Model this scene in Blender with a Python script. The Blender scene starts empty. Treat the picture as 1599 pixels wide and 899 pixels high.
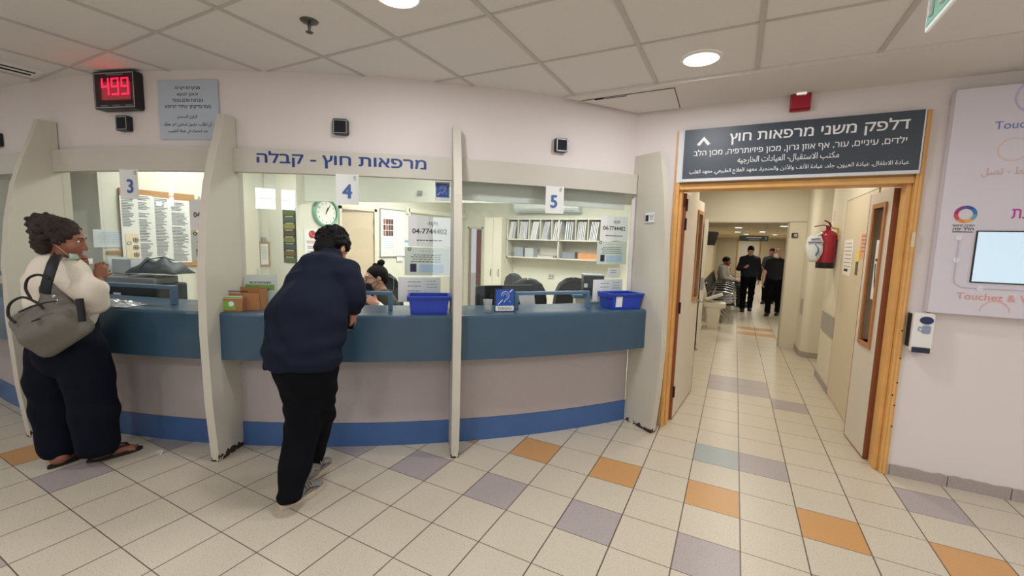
import bpy, bmesh, math, random
import numpy as np
from math import sin, cos, pi, radians, sqrt, atan2, degrees
from mathutils import Matrix, Vector

random.seed(7)
SC = bpy.context.scene
COL = SC.collection

# ---------------------------------------------------------------- camera
CAM = np.array([-0.1357, -2.9591, 1.5405])
FPX = 667.0
YAW, PITCH, ROLL = -0.4777, 0.107, 0.0279
def cam_axes():
    cy, sy, cp, sp = cos(YAW), sin(YAW), cos(PITCH), sin(PITCH)
    F = np.array([sy * cp, cy * cp, -sp]); R = np.array([cy, -sy, 0.0]); U = np.cross(R, F)
    return cos(ROLL) * R + sin(ROLL) * U, -sin(ROLL) * R + cos(ROLL) * U, F
RX, UX, FX = cam_axes()
FH = np.array([FX[0], FX[1], 0.0]); FH /= np.linalg.norm(FH)
cam_data = bpy.data.cameras.new('camera')
cam_data.sensor_width = 36.0
cam_data.lens = FPX / 1599.0 * 36.0
cam_data.clip_start = 0.05
cam_data.clip_end = 200
cam = bpy.data.objects.new('camera', cam_data)
COL.objects.link(cam)
cam.matrix_world = Matrix(((RX[0], UX[0], -FX[0], CAM[0]), (RX[1], UX[1], -FX[1], CAM[1]), (RX[2], UX[2], -FX[2], CAM[2]), (0, 0, 0, 1)))
SC.camera = cam

# ---------------------------------------------------------------- light and exposure
SC.view_settings.view_transform = 'Standard'
SC.view_settings.look = 'None'
SC.view_settings.gamma = 1.0
SC.view_settings.use_curve_mapping = False
SC.view_settings.exposure = -0.1
SC.cycles.use_denoising = True
SC.cycles.max_bounces = 8
SC.cycles.transparent_max_bounces = 16
SC.cycles.caustics_reflective = False
SC.cycles.caustics_refractive = False
SC.cycles.sample_clamp_indirect = 6.0
W = bpy.data.worlds.new('world'); SC.world = W
W.use_nodes = True
W.node_tree.nodes['Background'].inputs[0].default_value = (0.98, 0.98, 1.0, 1)
W.node_tree.nodes['Background'].inputs[1].default_value = 0.6

# strengths of the lamps, used by the lamp builders below
LOBBY_W, OFFICE_W, CORR_W, HALL_W = 15.0, 12.0, 15.0, 12.0
LOBBY_C, OFFICE_C, CORR_C = (0.985, 0.98, 1.0), (1.0, 0.985, 0.94), (1.0, 0.94, 0.83)
WINDOW_E = 15.0

# ---------------------------------------------------------------- helpers
def ray(px, py):
    return FX + RX * (px - 799.5) / FPX - UX * (py - 449.5) / FPX
def at(px, py, hd):
    """point seen at a photo pixel, hd metres in front of the camera measured along the floor"""
    d = ray(px, py)
    return CAM + d * (hd / (d @ FH))
CC = np.array([-5.798, 4.245]); R0 = 5.998       # the counter's curve
def pol(phi, off, z=0.0):
    a = radians(phi); r = R0 + off
    return np.array([CC[0] + r * sin(a), CC[1] - r * cos(a), z])
def lin(h):
    h = h.lstrip('#'); c = [int(h[i:i + 2], 16) / 255 for i in (0, 2, 4)]
    return tuple(x / 12.92 if x <= 0.04045 else ((x + 0.055) / 1.055) ** 2.4 for x in c)

_mats = {}
def mat(name, hexcol, rough=0.5, metal=0.0, var=0.06, scale=14.0, bump=0.0, emit=0.0, spec=0.5, coat=0.0):
    if name in _mats: return _mats[name]
    m = bpy.data.materials.new(name); m.use_nodes = True
    nt = m.node_tree; b = nt.nodes['Principled BSDF']
    c = lin(hexcol)
    tc = nt.nodes.new('ShaderNodeTexCoord'); nz = nt.nodes.new('ShaderNodeTexNoise')
    nz.inputs['Scale'].default_value = scale; nz.inputs['Detail'].default_value = 4
    nt.links.new(tc.outputs['Object'], nz.inputs['Vector'])
    mx = nt.nodes.new('ShaderNodeMix'); mx.data_type = 'RGBA'
    mx.inputs[6].default_value = tuple(x * (1 - var) for x in c) + (1,)
    mx.inputs[7].default_value = tuple(min(1, x * (1 + var)) for x in c) + (1,)
    nt.links.new(nz.outputs['Fac'], mx.inputs[0]); nt.links.new(mx.outputs[2], b.inputs['Base Color'])
    b.inputs['Roughness'].default_value = rough; b.inputs['Metallic'].default_value = metal
    b.inputs['Specular IOR Level'].default_value = spec
    if coat: b.inputs['Coat Weight'].default_value = coat
    if emit:
        b.inputs['Emission Color'].default_value = c + (1,); b.inputs['Emission Strength'].default_value = emit
    if bump:
        bp = nt.nodes.new('ShaderNodeBump'); bp.inputs['Strength'].default_value = bump; bp.inputs['Distance'].default_value = 0.01
        nt.links.new(nz.outputs['Fac'], bp.inputs['Height']); nt.links.new(bp.outputs['Normal'], b.inputs['Normal'])
    _mats[name] = m
    return m

def glass_mat():
    m = bpy.data.materials.new('clear glass'); m.use_nodes = True
    nt = m.node_tree; nt.nodes.clear()
    N = nt.nodes.new; L = nt.links.new
    out = N('ShaderNodeOutputMaterial'); mix = N('ShaderNodeMixShader'); tr = N('ShaderNodeBsdfTransparent'); gl = N('ShaderNodeBsdfGlossy')
    gl.inputs['Roughness'].default_value = 0.0
    tr.inputs['Color'].default_value = (0.962, 0.982, 0.973, 1)
    geo = N('ShaderNodeNewGeometry'); dot = N('ShaderNodeVectorMath'); dot.operation = 'DOT_PRODUCT'
    L(geo.outputs['Normal'], dot.inputs[0]); L(geo.outputs['Incoming'], dot.inputs[1])
    ab = N('ShaderNodeMath'); ab.operation = 'ABSOLUTE'; L(dot.outputs['Value'], ab.inputs[0])
    inv = N('ShaderNodeMath'); inv.operation = 'SUBTRACT'; inv.inputs[0].default_value = 1.0; L(ab.outputs[0], inv.inputs[1])
    pw = N('ShaderNodeMath'); pw.operation = 'POWER'; pw.inputs[1].default_value = 5.0; L(inv.outputs[0], pw.inputs[0])
    fr = N('ShaderNodeMath'); fr.operation = 'MULTIPLY_ADD'; fr.inputs[1].default_value = 0.96; fr.inputs[2].default_value = 0.04; L(pw.outputs[0], fr.inputs[0])
    L(fr.outputs[0], mix.inputs[0]); L(tr.outputs[0], mix.inputs[1]); L(gl.outputs[0], mix.inputs[2]); L(mix.outputs[0], out.inputs['Surface'])
    return m
GLASS = glass_mat()

def tag(o, label=None, cat=None, group=None, kind=None):
    if label: o['label'] = label
    if cat: o['category'] = cat
    if group: o['group'] = group
    if kind: o['kind'] = kind
    return o
def root(name, loc, label, cat, group=None, rz=0.0):
    o = bpy.data.objects.new(name, None); COL.objects.link(o)
    o.empty_display_size = 0.1
    o.location = tuple(loc); o.rotation_euler = (0, 0, rz)
    return tag(o, label, cat, group)
def link(name, me, parent=None, loc=(0, 0, 0), rz=0.0):
    o = bpy.data.objects.new(name, me); COL.objects.link(o)
    o.location = tuple(loc); o.rotation_euler = (0, 0, rz)
    if parent is not None: o.parent = parent
    return o
def copy_tree(o, parent=None):
    c = o.copy(); COL.objects.link(c); c.parent = parent
    for ch in list(o.children): copy_tree(ch, c)
    return c

class MB:
    """collects shapes into one mesh"""
    def __init__(s): s.v, s.f, s.m, s.mi, s.sm = [], [], [], 0, []
    def slot(s, i): s.mi = i; return s
    def raw(s, vs, fs, smooth=False):
        n = len(s.v); s.v += [tuple(map(float, p)) for p in vs]
        for f in fs: s.f.append([n + i for i in f]); s.m.append(s.mi); s.sm.append(smooth)
        return s
    def box(s, c, d, rot=None, taper=1.0):
        x, y, z = d[0] / 2, d[1] / 2, d[2] / 2; t = taper
        vs = [(-x * t, -y * t, -z), (x * t, -y * t, -z), (x * t, y * t, -z), (-x * t, y * t, -z), (-x, -y, z), (x, -y, z), (x, y, z), (-x, y, z)]
        if rot is not None: vs = [tuple(rot @ Vector(p)) for p in vs]
        vs = [(p[0] + c[0], p[1] + c[1], p[2] + c[2]) for p in vs]
        return s.raw(vs, [(0, 3, 2, 1), (4, 5, 6, 7), (0, 1, 5, 4), (1, 2, 6, 5), (2, 3, 7, 6), (3, 0, 4, 7)])
    def bb(s, a, b):
        return s.box([(a[i] + b[i]) / 2 for i in range(3)], [abs(b[i] - a[i]) for i in range(3)])
    def rbox(s, c, d, r=0.01, rot=None, n=3, axis=2):
        """box with rounded upright edges (around the given axis)"""
        o = [0, 1, 2]; o.remove(axis); a, b = o
        pts = []
        for cx, cy, a0 in ((1, 1, 0), (-1, 1, 90), (-1, -1, 180), (1, -1, 270)):
            for k in range(n + 1):
                t = radians(a0 + 90 * k / n)
                pts.append((cx * (d[a] / 2 - r) + r * cos(t), cy * (d[b] / 2 - r) + r * sin(t)))
        vs = []
        for h in (-d[axis] / 2, d[axis] / 2):
            for p in pts:
                q = [0, 0, 0]; q[a], q[b], q[axis] = p[0], p[1], h; vs.append(tuple(q))
        if rot is not None: vs = [tuple(rot @ Vector(p)) for p in vs]
        vs = [(p[0] + c[0], p[1] + c[1], p[2] + c[2]) for p in vs]
        m = len(pts); fs = [list(range(m - 1, -1, -1)), list(range(m, 2 * m))]
        fs += [(i, (i + 1) % m, m + (i + 1) % m, m + i) for i in range(m)]
        return s.raw(vs, fs)
    def prism(s, poly, vec, closed=True):
        """polygon of 3-D points swept by vec"""
        m = len(poly); vec = np.array(vec)
        vs = [tuple(p) for p in poly] + [tuple(np.array(p) + vec) for p in poly]
        fs = [list(range(m - 1, -1, -1)), list(range(m, 2 * m))] + [(i, (i + 1) % m, m + (i + 1) % m, m + i) for i in range(m)]
        return s.raw(vs, fs)
    def tube(s, pts, r, n=8, caps=True, flat=None):
        pts = [np.array(p, float) for p in pts]; rs = r if hasattr(r, '__len__') else [r] * len(pts)
        vs, fs = [], []; up = None
        for i, p in enumerate(pts):
            d = pts[min(i + 1, len(pts) - 1)] - pts[max(i - 1, 0)]; d /= (np.linalg.norm(d) + 1e-9)
            if up is None:
                up = np.array([0, 0, 1.0]) if abs(d[2]) < 0.9 else np.array([1.0, 0, 0])
            a = np.cross(up, d); a /= (np.linalg.norm(a) + 1e-9); b = np.cross(d, a); up = b
            fl = flat or 1.0
            for k in range(n):
                t = 2 * pi * k / n; vs.append(p + rs[i] * (cos(t) * a + fl * sin(t) * b))
        for i in range(len(pts) - 1):
            for k in range(n):
                fs.append((i * n + k, i * n + (k + 1) % n, (i + 1) * n + (k + 1) % n, (i + 1) * n + k))
        s.raw(vs, fs, True)
        if caps:
            q = len(pts) - 1
            s.raw(vs[:n], [list(range(n - 1, -1, -1))]); s.raw(vs[q * n:], [list(range(n))])
        return s
    def lathe(s, prof, c=(0, 0, 0), n=24, rot=None, smooth=True):
        """profile of (radius, height) spun about z"""
        vs, fs = [], []
        for r, z in prof:
            for k in range(n):
                t = 2 * pi * k / n; vs.append((r * cos(t), r * sin(t), z))
        for i in range(len(prof) - 1):
            for k in range(n):
                fs.append((i * n + k, i * n + (k + 1) % n, (i + 1) * n + (k + 1) % n, (i + 1) * n + k))
        if rot is not None: vs = [tuple(rot @ Vector(p)) for p in vs]
        vs = [(p[0] + c[0], p[1] + c[1], p[2] + c[2]) for p in vs]
        return s.raw(vs, fs, smooth)
    def ell(s, c, r, n=12, m=8, rot=None):
        prof = [(sin(pi * i / m), -cos(pi * i / m)) for i in range(m + 1)]
        prof[0] = (0.001, -1); prof[-1] = (0.001, 1)
        vs, fs = [], []
        for a, z in prof:
            for k in range(n):
                t = 2 * pi * k / n; vs.append((a * cos(t) * r[0], a * sin(t) * r[1], z * r[2]))
        for i in range(m):
            for k in range(n): fs.append((i * n + k, i * n + (k + 1) % n, (i + 1) * n + (k + 1) % n, (i + 1) * n + k))
        if rot is not None: vs = [tuple(rot @ Vector(p)) for p in vs]
        vs = [(p[0] + c[0], p[1] + c[1], p[2] + c[2]) for p in vs]
        return s.raw(vs, fs, True)
    def ring(s, c, r0, r1, y0, y1, n=32, a0=0, a1=360):
        """flat ring in the xz plane between radii r0<r1, from y0 to y1"""
        full = abs(a1 - a0) >= 360; k1 = n if full else n + 1
        vs, fs = [], []
        for k in range(k1):
            t = radians(a0 + (a1 - a0) * k / n)
            for rr, yy in ((r0, y0), (r1, y0), (r1, y1), (r0, y1)): vs.append((c[0] + rr * cos(t), c[1] + yy, c[2] + rr * sin(t)))
        for k in range(n):
            a, b = k * 4, ((k + 1) % k1) * 4
            for j in range(4): fs.append((a + j, a + (j + 1) % 4, b + (j + 1) % 4, b + j))
        if not full: fs += [(0, 1, 2, 3), tuple((k1 - 1) * 4 + j for j in (3, 2, 1, 0))]
        return s.raw(vs, fs)
    def disc(s, c, r, y0, y1, n=32):
        vs = [(c[0] + r * cos(2 * pi * k / n), c[1] + y, c[2] + r * sin(2 * pi * k / n)) for y in (y0, y1) for k in range(n)]
        return s.raw(vs, [list(range(n)), list(range(2 * n - 1, n - 1, -1))] + [(k, n + k, n + (k + 1) % n, (k + 1) % n) for k in range(n)])
    def arc(s, poly, p0, p1, step=0.75):
        """(off, z) outline swept along the counter's curve from angle p0 to p1"""
        n = max(1, int(round((p1 - p0) / step))); m = len(poly); vs, fs = [], []
        for i in range(n + 1):
            ph = p0 + (p1 - p0) * i / n
            vs += [tuple(pol(ph, o, z)) for o, z in poly]
        for i in range(n):
            for k in range(m): fs.append((i * m + k, i * m + (k + 1) % m, (i + 1) * m + (k + 1) % m, (i + 1) * m + k))
        fs += [list(range(m - 1, -1, -1)), [n * m + k for k in range(m)]]
        return s.raw(vs, fs)
    def text(s, body, size, c, width=None, height=None, y=0.0, depth=0.0006, bold=0.0, align='CENTER', res=3, shear=0):
        """lettering in the xz plane, reading from -y, centred at c"""
        vs, fs = text_mesh(body)
        if not len(vs): return s
        lo, hi = vs.min(0), vs.max(0)
        k = size
        if height: k = height / (hi[1] - lo[1])
        kx = k if not width else width / (hi[0] - lo[0])
        if width and not height: k = kx
        ax = {'CENTER': (lo[0] + hi[0]) / 2, 'LEFT': lo[0], 'RIGHT': hi[0]}[align]
        ay = (lo[1] + hi[1]) / 2
        for i, (dx, dz) in enumerate(((0, 0),) if not bold else ((-bold, 0), (bold, 0), (0, bold * 0.7), (0, -bold * 0.7))):
            s.raw([(c[0] + (q[0] + dx - ax) * kx, c[1] + y - depth * (1 + 0.25 * i), c[2] + (q[1] + dz - ay) * k) for q in vs], fs)
        return s
    def build(s, name, mats, parent=None, loc=(0, 0, 0), rz=0.0, origin=None, smooth=False, bevel=0.0):
        me = bpy.data.meshes.new(name)
        v = s.v
        if origin is not None:
            v = [(p[0] - origin[0], p[1] - origin[1], p[2] - origin[2]) for p in v]; loc = origin
        me.from_pydata(v, [], s.f)
        for m in (mats if isinstance(mats, (list, tuple)) else [mats]): me.materials.append(m)
        me.polygons.foreach_set('material_index', s.m)
        me.polygons.foreach_set('use_smooth', [True] * len(s.f) if smooth else s.sm)
        bm = bmesh.new(); bm.from_mesh(me)
        bmesh.ops.recalc_face_normals(bm, faces=bm.faces)
        bm.to_mesh(me); bm.free(); me.update()
        o = link(name, me, parent, loc, rz)
        if bevel:
            b = o.modifiers.new('bevel', 'BEVEL'); b.width = bevel; b.segments = 2; b.limit_method = 'ANGLE'
        return o

from mathutils.geometry import delaunay_2d_cdt
_glyphs = {}
def outline(body):
    cu = bpy.data.curves.new('lettering', 'FONT'); cu.body = body; cu.resolution_u = 3
    cu.dimensions = '2D'; cu.fill_mode = 'NONE'
    o = bpy.data.objects.new('lettering', cu); COL.objects.link(o)
    bpy.context.view_layer.update()
    me = bpy.data.meshes.new_from_object(o.evaluated_get(bpy.context.evaluated_depsgraph_get()))
    vs = [tuple(v.co[:2]) for v in me.vertices]; es = [tuple(e.vertices) for e in me.edges]
    bpy.data.objects.remove(o); bpy.data.curves.remove(cu); bpy.data.meshes.remove(me)
    return vs, es
BAR = min(v[0] for v in outline('|')[0])
def glyph(ch):
    """filled outline and advance of one character (non-zero winding fill)"""
    if ch in _glyphs: return _glyphs[ch]
    adv = min(v[0] for v in outline(ch + '|')[0][-4:]) - BAR
    vs, es = outline(ch)
    if not vs: _glyphs[ch] = ([], [], adv); return _glyphs[ch]
    loops, start = [], 0
    nb = {}
    for i, j in es: nb.setdefault(i, []).append(j); nb.setdefault(j, []).append(i)
    while start < len(vs):
        e = start
        while e + 1 < len(vs) and (e + 1) in nb.get(e, ()): e += 1
        loops.append(list(range(start, e + 1))); start = e + 1
    E = [(l[i], l[(i + 1) % len(l)]) for l in loops for i in range(len(l))]
    r = delaunay_2d_cdt([Vector(v) for v in vs], E, [], 0, 1e-6)
    V = [tuple(v) for v in r[0]]; F = []
    A = np.array([vs[i] for i, j in E]); B = np.array([vs[j] for i, j in E])
    for f in r[2]:
        c = np.mean([V[i] for i in f], 0)
        up = (A[:, 1] <= c[1]) & (B[:, 1] > c[1]); dn = (A[:, 1] > c[1]) & (B[:, 1] <= c[1])
        side = (B[:, 0] - A[:, 0]) * (c[1] - A[:, 1]) - (c[0] - A[:, 0]) * (B[:, 1] - A[:, 1])
        if int((up & (side > 0)).sum()) - int((dn & (side < 0)).sum()): F.append(tuple(f))
    _glyphs[ch] = (V, F, adv); return _glyphs[ch]
def text_mesh(body):
    P, F, x = [], [], 0.0
    for ch in body:
        V, f, adv = glyph(ch); n = len(P)
        P += [(v[0] + x, v[1]) for v in V]; F += [tuple(i + n for i in q) for q in f]; x += adv
    return np.array(P).reshape(-1, 2), F
def smooth_path(pts, n=6):
    P = [np.array(p, float) for p in pts]; P = [2 * P[0] - P[1]] + P + [2 * P[-1] - P[-2]]; out = []
    for i in range(1, len(P) - 2):
        for k in range(n):
            t = k / n; out.append(0.5 * (2 * P[i] + (P[i + 1] - P[i - 1]) * t + (2 * P[i - 1] - 5 * P[i] + 4 * P[i + 1] - P[i + 2]) * t * t + (3 * P[i] - P[i - 1] - 3 * P[i + 1] + P[i + 2]) * t ** 3))
    return out + [P[-2]]
def heb(t): return t[::-1]
AR = {}
for ch, base, n in (('ا', 0xFE8D, 2), ('ب', 0xFE8F, 4), ('ة', 0xFE93, 2), ('ت', 0xFE95, 4), ('ث', 0xFE99, 4), ('ج', 0xFE9D, 4), ('ح', 0xFEA1, 4), ('خ', 0xFEA5, 4), ('د', 0xFEA9, 2), ('ذ', 0xFEAB, 2), ('ر', 0xFEAD, 2), ('ز', 0xFEAF, 2), ('س', 0xFEB1, 4), ('ش', 0xFEB5, 4), ('ص', 0xFEB9, 4), ('ض', 0xFEBD, 4), ('ط', 0xFEC1, 4), ('ع', 0xFEC9, 4), ('غ', 0xFECD, 4), ('ف', 0xFED1, 4), ('ق', 0xFED5, 4), ('ك', 0xFED9, 4), ('ل', 0xFEDD, 4), ('م', 0xFEE1, 4), ('ن', 0xFEE5, 4), ('ه', 0xFEE9, 4), ('و', 0xFEED, 2), ('ى', 0xFEEF, 2), ('ي', 0xFEF1, 4), ('أ', 0xFE83, 2)):
    AR[ch] = (base, n)
def arab(t):
    out = []; i = 0
    joins = lambda c: c in AR and AR[c][1] == 4
    while i < len(t):
        c = t[i]; prev = i > 0 and joins(t[i - 1])
        if c == 'ل' and i + 1 < len(t) and t[i + 1] in 'اأ':
            out.append(chr((0xFEFB if t[i + 1] == 'ا' else 0xFEF7) + (1 if prev else 0))); i += 2; continue
        if c in AR:
            b, n = AR[c]; nxt = i + 1 < len(t) and t[i + 1] in AR and n == 4
            out.append(chr(b + ((3 if prev else 2) if nxt else (1 if prev else 0))))
        else: out.append(c)
        i += 1
    return ''.join(out[::-1])

# ---------------------------------------------------------------- materials of the place
M_wall = mat('lobby paint', '#e3dbd8', 0.75, var=0.025, scale=3)
M_fin = mat('divider laminate', '#cdc8ba', 0.55, var=0.03, scale=5)
M_fascia = mat('header laminate', '#c9c5ba', 0.55, var=0.03, scale=5)
M_counter = mat('blue laminate', '#3b566b', 0.28, var=0.10, scale=9)
M_kick = mat('bright blue kick board', '#43659a', 0.4, var=0.10, scale=6)
M_panel = mat('grey laminate', '#b3aaaa', 0.55, var=0.04, scale=40)
M_wood = mat('honey wood', '#e0ac66', 0.42, var=0.16, scale=9)
M_brown = mat('red brown wood', '#96583a', 0.45, var=0.14, scale=10)
M_bead = mat('orange brown bead', '#b57b49', 0.4, var=0.12, scale=10)
M_leaf = mat('beige door laminate', '#ddd6c8', 0.5, var=0.03, scale=6)
M_corr = mat('cream corridor paint', '#ddd6c3', 0.7, var=0.03, scale=4)
M_office = mat('office paint', '#dfe0d4', 0.7, var=0.02, scale=4)
M_ceil = mat('ceiling board', '#e4e1df', 0.85, var=0.04, scale=60)
M_gyps = mat('gypsum border', '#e0dbd7', 0.8, var=0.02, scale=5)
M_tbar = mat('ceiling bar', '#c6c1bc', 0.5, var=0.03)
M_dark = mat('shadow gap', '#141210', 0.8)
M_black = mat('black plastic', '#17181c', 0.38)
M_white = mat('white plastic', '#eceae6', 0.45, var=0.02)
M_paper = mat('white paper', '#e9ebe9', 0.75, var=0.02, scale=8)
M_chrome = mat('chrome', '#c9ccd0', 0.22, metal=1.0)
M_alu = mat('brushed aluminium', '#b9bcbf', 0.4, metal=0.9)
M_base = mat('grey terrazzo skirting', '#a89d97', 0.6, var=0.16, scale=60)
M_ink = mat('black print', '#26272b', 0.7)
M_blueink = mat('blue print', '#1c3d84', 0.55)
M_greyink = mat('grey print', '#6c7076', 0.7)

def tile_mat(name, hexcol, var=0.12):
    m = bpy.data.materials.new(name); m.use_nodes = True
    nt = m.node_tree; b = nt.nodes['Principled BSDF']; N = nt.nodes.new; L = nt.links.new
    geo = N('ShaderNodeNewGeometry'); sep = N('ShaderNodeSeparateXYZ'); L(geo.outputs['Position'], sep.inputs[0])
    masks = []
    for ax, half in (('X', 0.0032), ('Y', 0.0024)):
        d = N('ShaderNodeMath'); d.operation = 'DIVIDE'; d.inputs[1].default_value = 0.3; L(sep.outputs[ax], d.inputs[0])
        f = N('ShaderNodeMath'); f.operation = 'ROUND'; L(d.outputs[0], f.inputs[0])
        s = N('ShaderNodeMath'); s.operation = 'SUBTRACT'; L(d.outputs[0], s.inputs[0]); L(f.outputs[0], s.inputs[1])
        a = N('ShaderNodeMath'); a.operation = 'ABSOLUTE'; L(s.outputs[0], a.inputs[0])
        c = N('ShaderNodeMath'); c.operation = 'LESS_THAN'; c.inputs[1].default_value = half / 0.3; L(a.outputs[0], c.inputs[0])
        masks.append(c)
    g = N('ShaderNodeMath'); g.operation = 'MAXIMUM'; L(masks[0].outputs[0], g.inputs[0]); L(masks[1].outputs[0], g.inputs[1])
    nz = N('ShaderNodeTexNoise'); nz.inputs['Scale'].default_value = 160; nz.inputs['Detail'].default_value = 3; L(geo.outputs['Position'], nz.inputs['Vector'])
    rp = N('ShaderNodeValToRGB'); L(nz.outputs['Fac'], rp.inputs[0]); c = lin(hexcol)
    rp.color_ramp.elements[0].position = 0.33; rp.color_ramp.elements[0].color = tuple(x * (1 - 3.2 * var) for x in c) + (1,)
    rp.color_ramp.elements[1].position = 0.43; rp.color_ramp.elements[1].color = c + (1,)
    n2 = N('ShaderNodeTexNoise'); n2.inputs['Scale'].default_value = 1.1; n2.inputs['Detail'].default_value = 5; L(geo.outputs['Position'], n2.inputs['Vector'])
    mr = N('ShaderNodeMapRange'); mr.inputs[3].default_value = 0.90; mr.inputs[4].default_value = 1.06; L(n2.outputs['Fac'], mr.inputs[0])
    mm = N('ShaderNodeMix'); mm.data_type = 'RGBA'; mm.blend_type = 'MULTIPLY'; mm.inputs[0].default_value = 1
    cb = N('ShaderNodeCombineColor')
    for i in range(3): L(mr.outputs[0], cb.inputs[i])
    L(rp.outputs[0], mm.inputs[6]); L(cb.outputs[0], mm.inputs[7])
    mx = N('ShaderNodeMix'); mx.data_type = 'RGBA'; L(g.outputs[0], mx.inputs[0]); L(mm.outputs[2], mx.inputs[6])
    mx.inputs[7].default_value = lin('#5d4f42') + (1,)
    L(mx.outputs[2], b.inputs['Base Color'])
    r = N('ShaderNodeMapRange'); r.inputs[3].default_value = 0.26; r.inputs[4].default_value = 0.42; L(n2.outputs['Fac'], r.inputs[0]); L(r.outputs[0], b.inputs['Roughness'])
    return m
T_cream = tile_mat('cream floor tile', '#cfc5b2'); T_orange = tile_mat('orange floor tile', '#cc9a62', 0.06)
T_grey = tile_mat('mauve floor tile', '#aea4a3'); T_blue = tile_mat('blue grey floor tile', '#a5aead', 0.05)

def structure(o): o['kind'] = 'structure'; return o

# ---------------------------------------------------------------- floor
vs, fs, ms = [], [], []
c0, c1, r0, r1 = -38, 20, -84, 31
for c in range(c0, c1 + 1):
    for r in range(r0, r1 + 1): vs.append((c * 0.3, -r * 0.3, 0))
nr = r1 - r0 + 1
for c in range(c0, c1):
    for r in range(r0, r1):
        i = (c - c0) * nr + (r - r0); fs.append((i + 1, i + 1 + nr, i + nr, i))
        k = 0
        if (r == 0 and c % 2 == 1 and c >= -15) or (c == -15 and r >= 0 and r % 2 == 0): k = 1
        if (r == 2 and c % 2 == 1 and c >= -13) or (c == -13 and r >= 2 and r % 2 == 0) or (c, r) in ((-11, 8), (0, -2), (3, -2), (-1, -8), (0, -8), (-1, -9), (0, -9), (1, -7)): k = 2
        if (c, r) == (-1, -2): k = 3
        if c in (0, 1) and r in (-20, -22): k = 1
        ms.append(k)
me = bpy.data.meshes.new('floor'); me.from_pydata(vs, [], fs)
for m in (T_cream, T_orange, T_grey, T_blue): me.materials.append(m)
me.polygons.foreach_set('material_index', ms); me.update()
structure(link('floor', me))

# ---------------------------------------------------------------- lobby ceiling, walls
def curve_y(x, off=-0.05):
    r = R0 + off
    return CC[1] - sqrt(max(0, r * r - (x - CC[0]) ** 2))
arc_pts = [pol(p, -0.06)[:2] for p in np.arange(-40, 54.7, 1.0)] + [pol(54.6, -0.06)[:2]]
ZC = 2.655
foot = [(p[0], p[1], ZC) for p in arc_pts] + [(-0.9, 0.8, ZC), (6, 0.8, ZC), (6, -9, ZC), (-11, -9, ZC), (-11, arc_pts[0][1], ZC)]
b = MB(); b.prism(foot, (0, 0, 0.03)); structure(b.build('ceiling', M_ceil))
b = MB()
for i in range(-18, 11):
    x = -0.10 + 0.6 * i
    if x < -9: continue
    top = 0.21 if x > -1.37 else curve_y(x) - 0.002
    b.bb((x - 0.013, -9, ZC - 0.006), (x + 0.013, min(top, 0.21), ZC - 0.0005))
for j in range(0, 14):
    y = -0.42 - 0.615 * j
    if y > curve_y(CC[0]): x0 = CC[0] + sqrt(5.948 ** 2 - (CC[1] - y) ** 2) + 0.002
    else: x0 = -9
    b.bb((x0, y - 0.008, ZC - 0.005), (6, y + 0.008, ZC - 0.0005))
structure(b.build('trim_1', M_tbar))
# plain border of the ceiling along the door wall
b = MB(); b.prism([(-1.375, 0.215, ZC - 0.014), (6, 0.215, ZC - 0.014), (6, 0.8, ZC - 0.014), (-0.955, 0.8, ZC - 0.014), (-1.15, 0.51, ZC - 0.014)], (0, 0, 0.0135))
b.bb((-1.36, 0.205, ZC - 0.022), (6, 0.22, ZC - 0.0005))
structure(b.build('trim_2', M_gyps))
pan = [(-1.275, 0.318), (-0.593, 0.301), (-0.608, 0.785), (-0.945, 0.785)]
cen = np.mean(np.array(pan), 0)
b = MB(); b.prism([(p[0], p[1], ZC - 0.0165) for p in pan], (0, 0, 0.002)); b.slot(1)
b.prism([tuple(cen + (np.array(p) - cen) * 0.982) + (ZC - 0.021,) for p in pan], (0, 0, 0.004))
b.slot(0); b.bb((-1.17, 0.318, ZC - 0.023), (-0.93, 0.328, ZC - 0.016))
structure(b.build('trim_3', [M_dark, M_gyps]))

b = MB(); b.arc([(-0.05, 2.127), (-0.05, 2.66), (-0.15, 2.66), (-0.15, 2.127)], -40, 54.6); structure(b.build('wall_front', M_wall))
b = MB()
b.bb((-0.89, 0.80, 0), (-0.617, 0.98, 2.66)); b.bb((-0.955, 0.80, 1.06), (-0.89, 0.98, 2.66)); b.bb((0.917, 0.80, 0), (6, 0.98, 2.66)); b.bb((-0.617, 0.80, 2.46), (0.917, 0.98, 2.66))
structure(b.build('wall_right', M_wall))
# worn grey skirting of the door wall
b = MB(); random.seed(3)
b.bb((-0.60, 0.785, 0), (-0.59, 0.80, 0.0)) if False else b.bb((-0.80, 0.785, 0), (-0.625, 0.80, 0.085))
x = 0.93
while x < 6:
    w = 0.3; n = 8
    pts = [(x + w * 0.985 * i / n, 0.784, 0.075 + random.uniform(-0.006, 0.006)) for i in range(n + 1)]
    b.prism([(x, 0.784, 0)] + pts + [(x + w * 0.985, 0.784, 0)], (0, 0.016, 0)); x += w
structure(b.build('baseboard_right', M_base))
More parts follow.
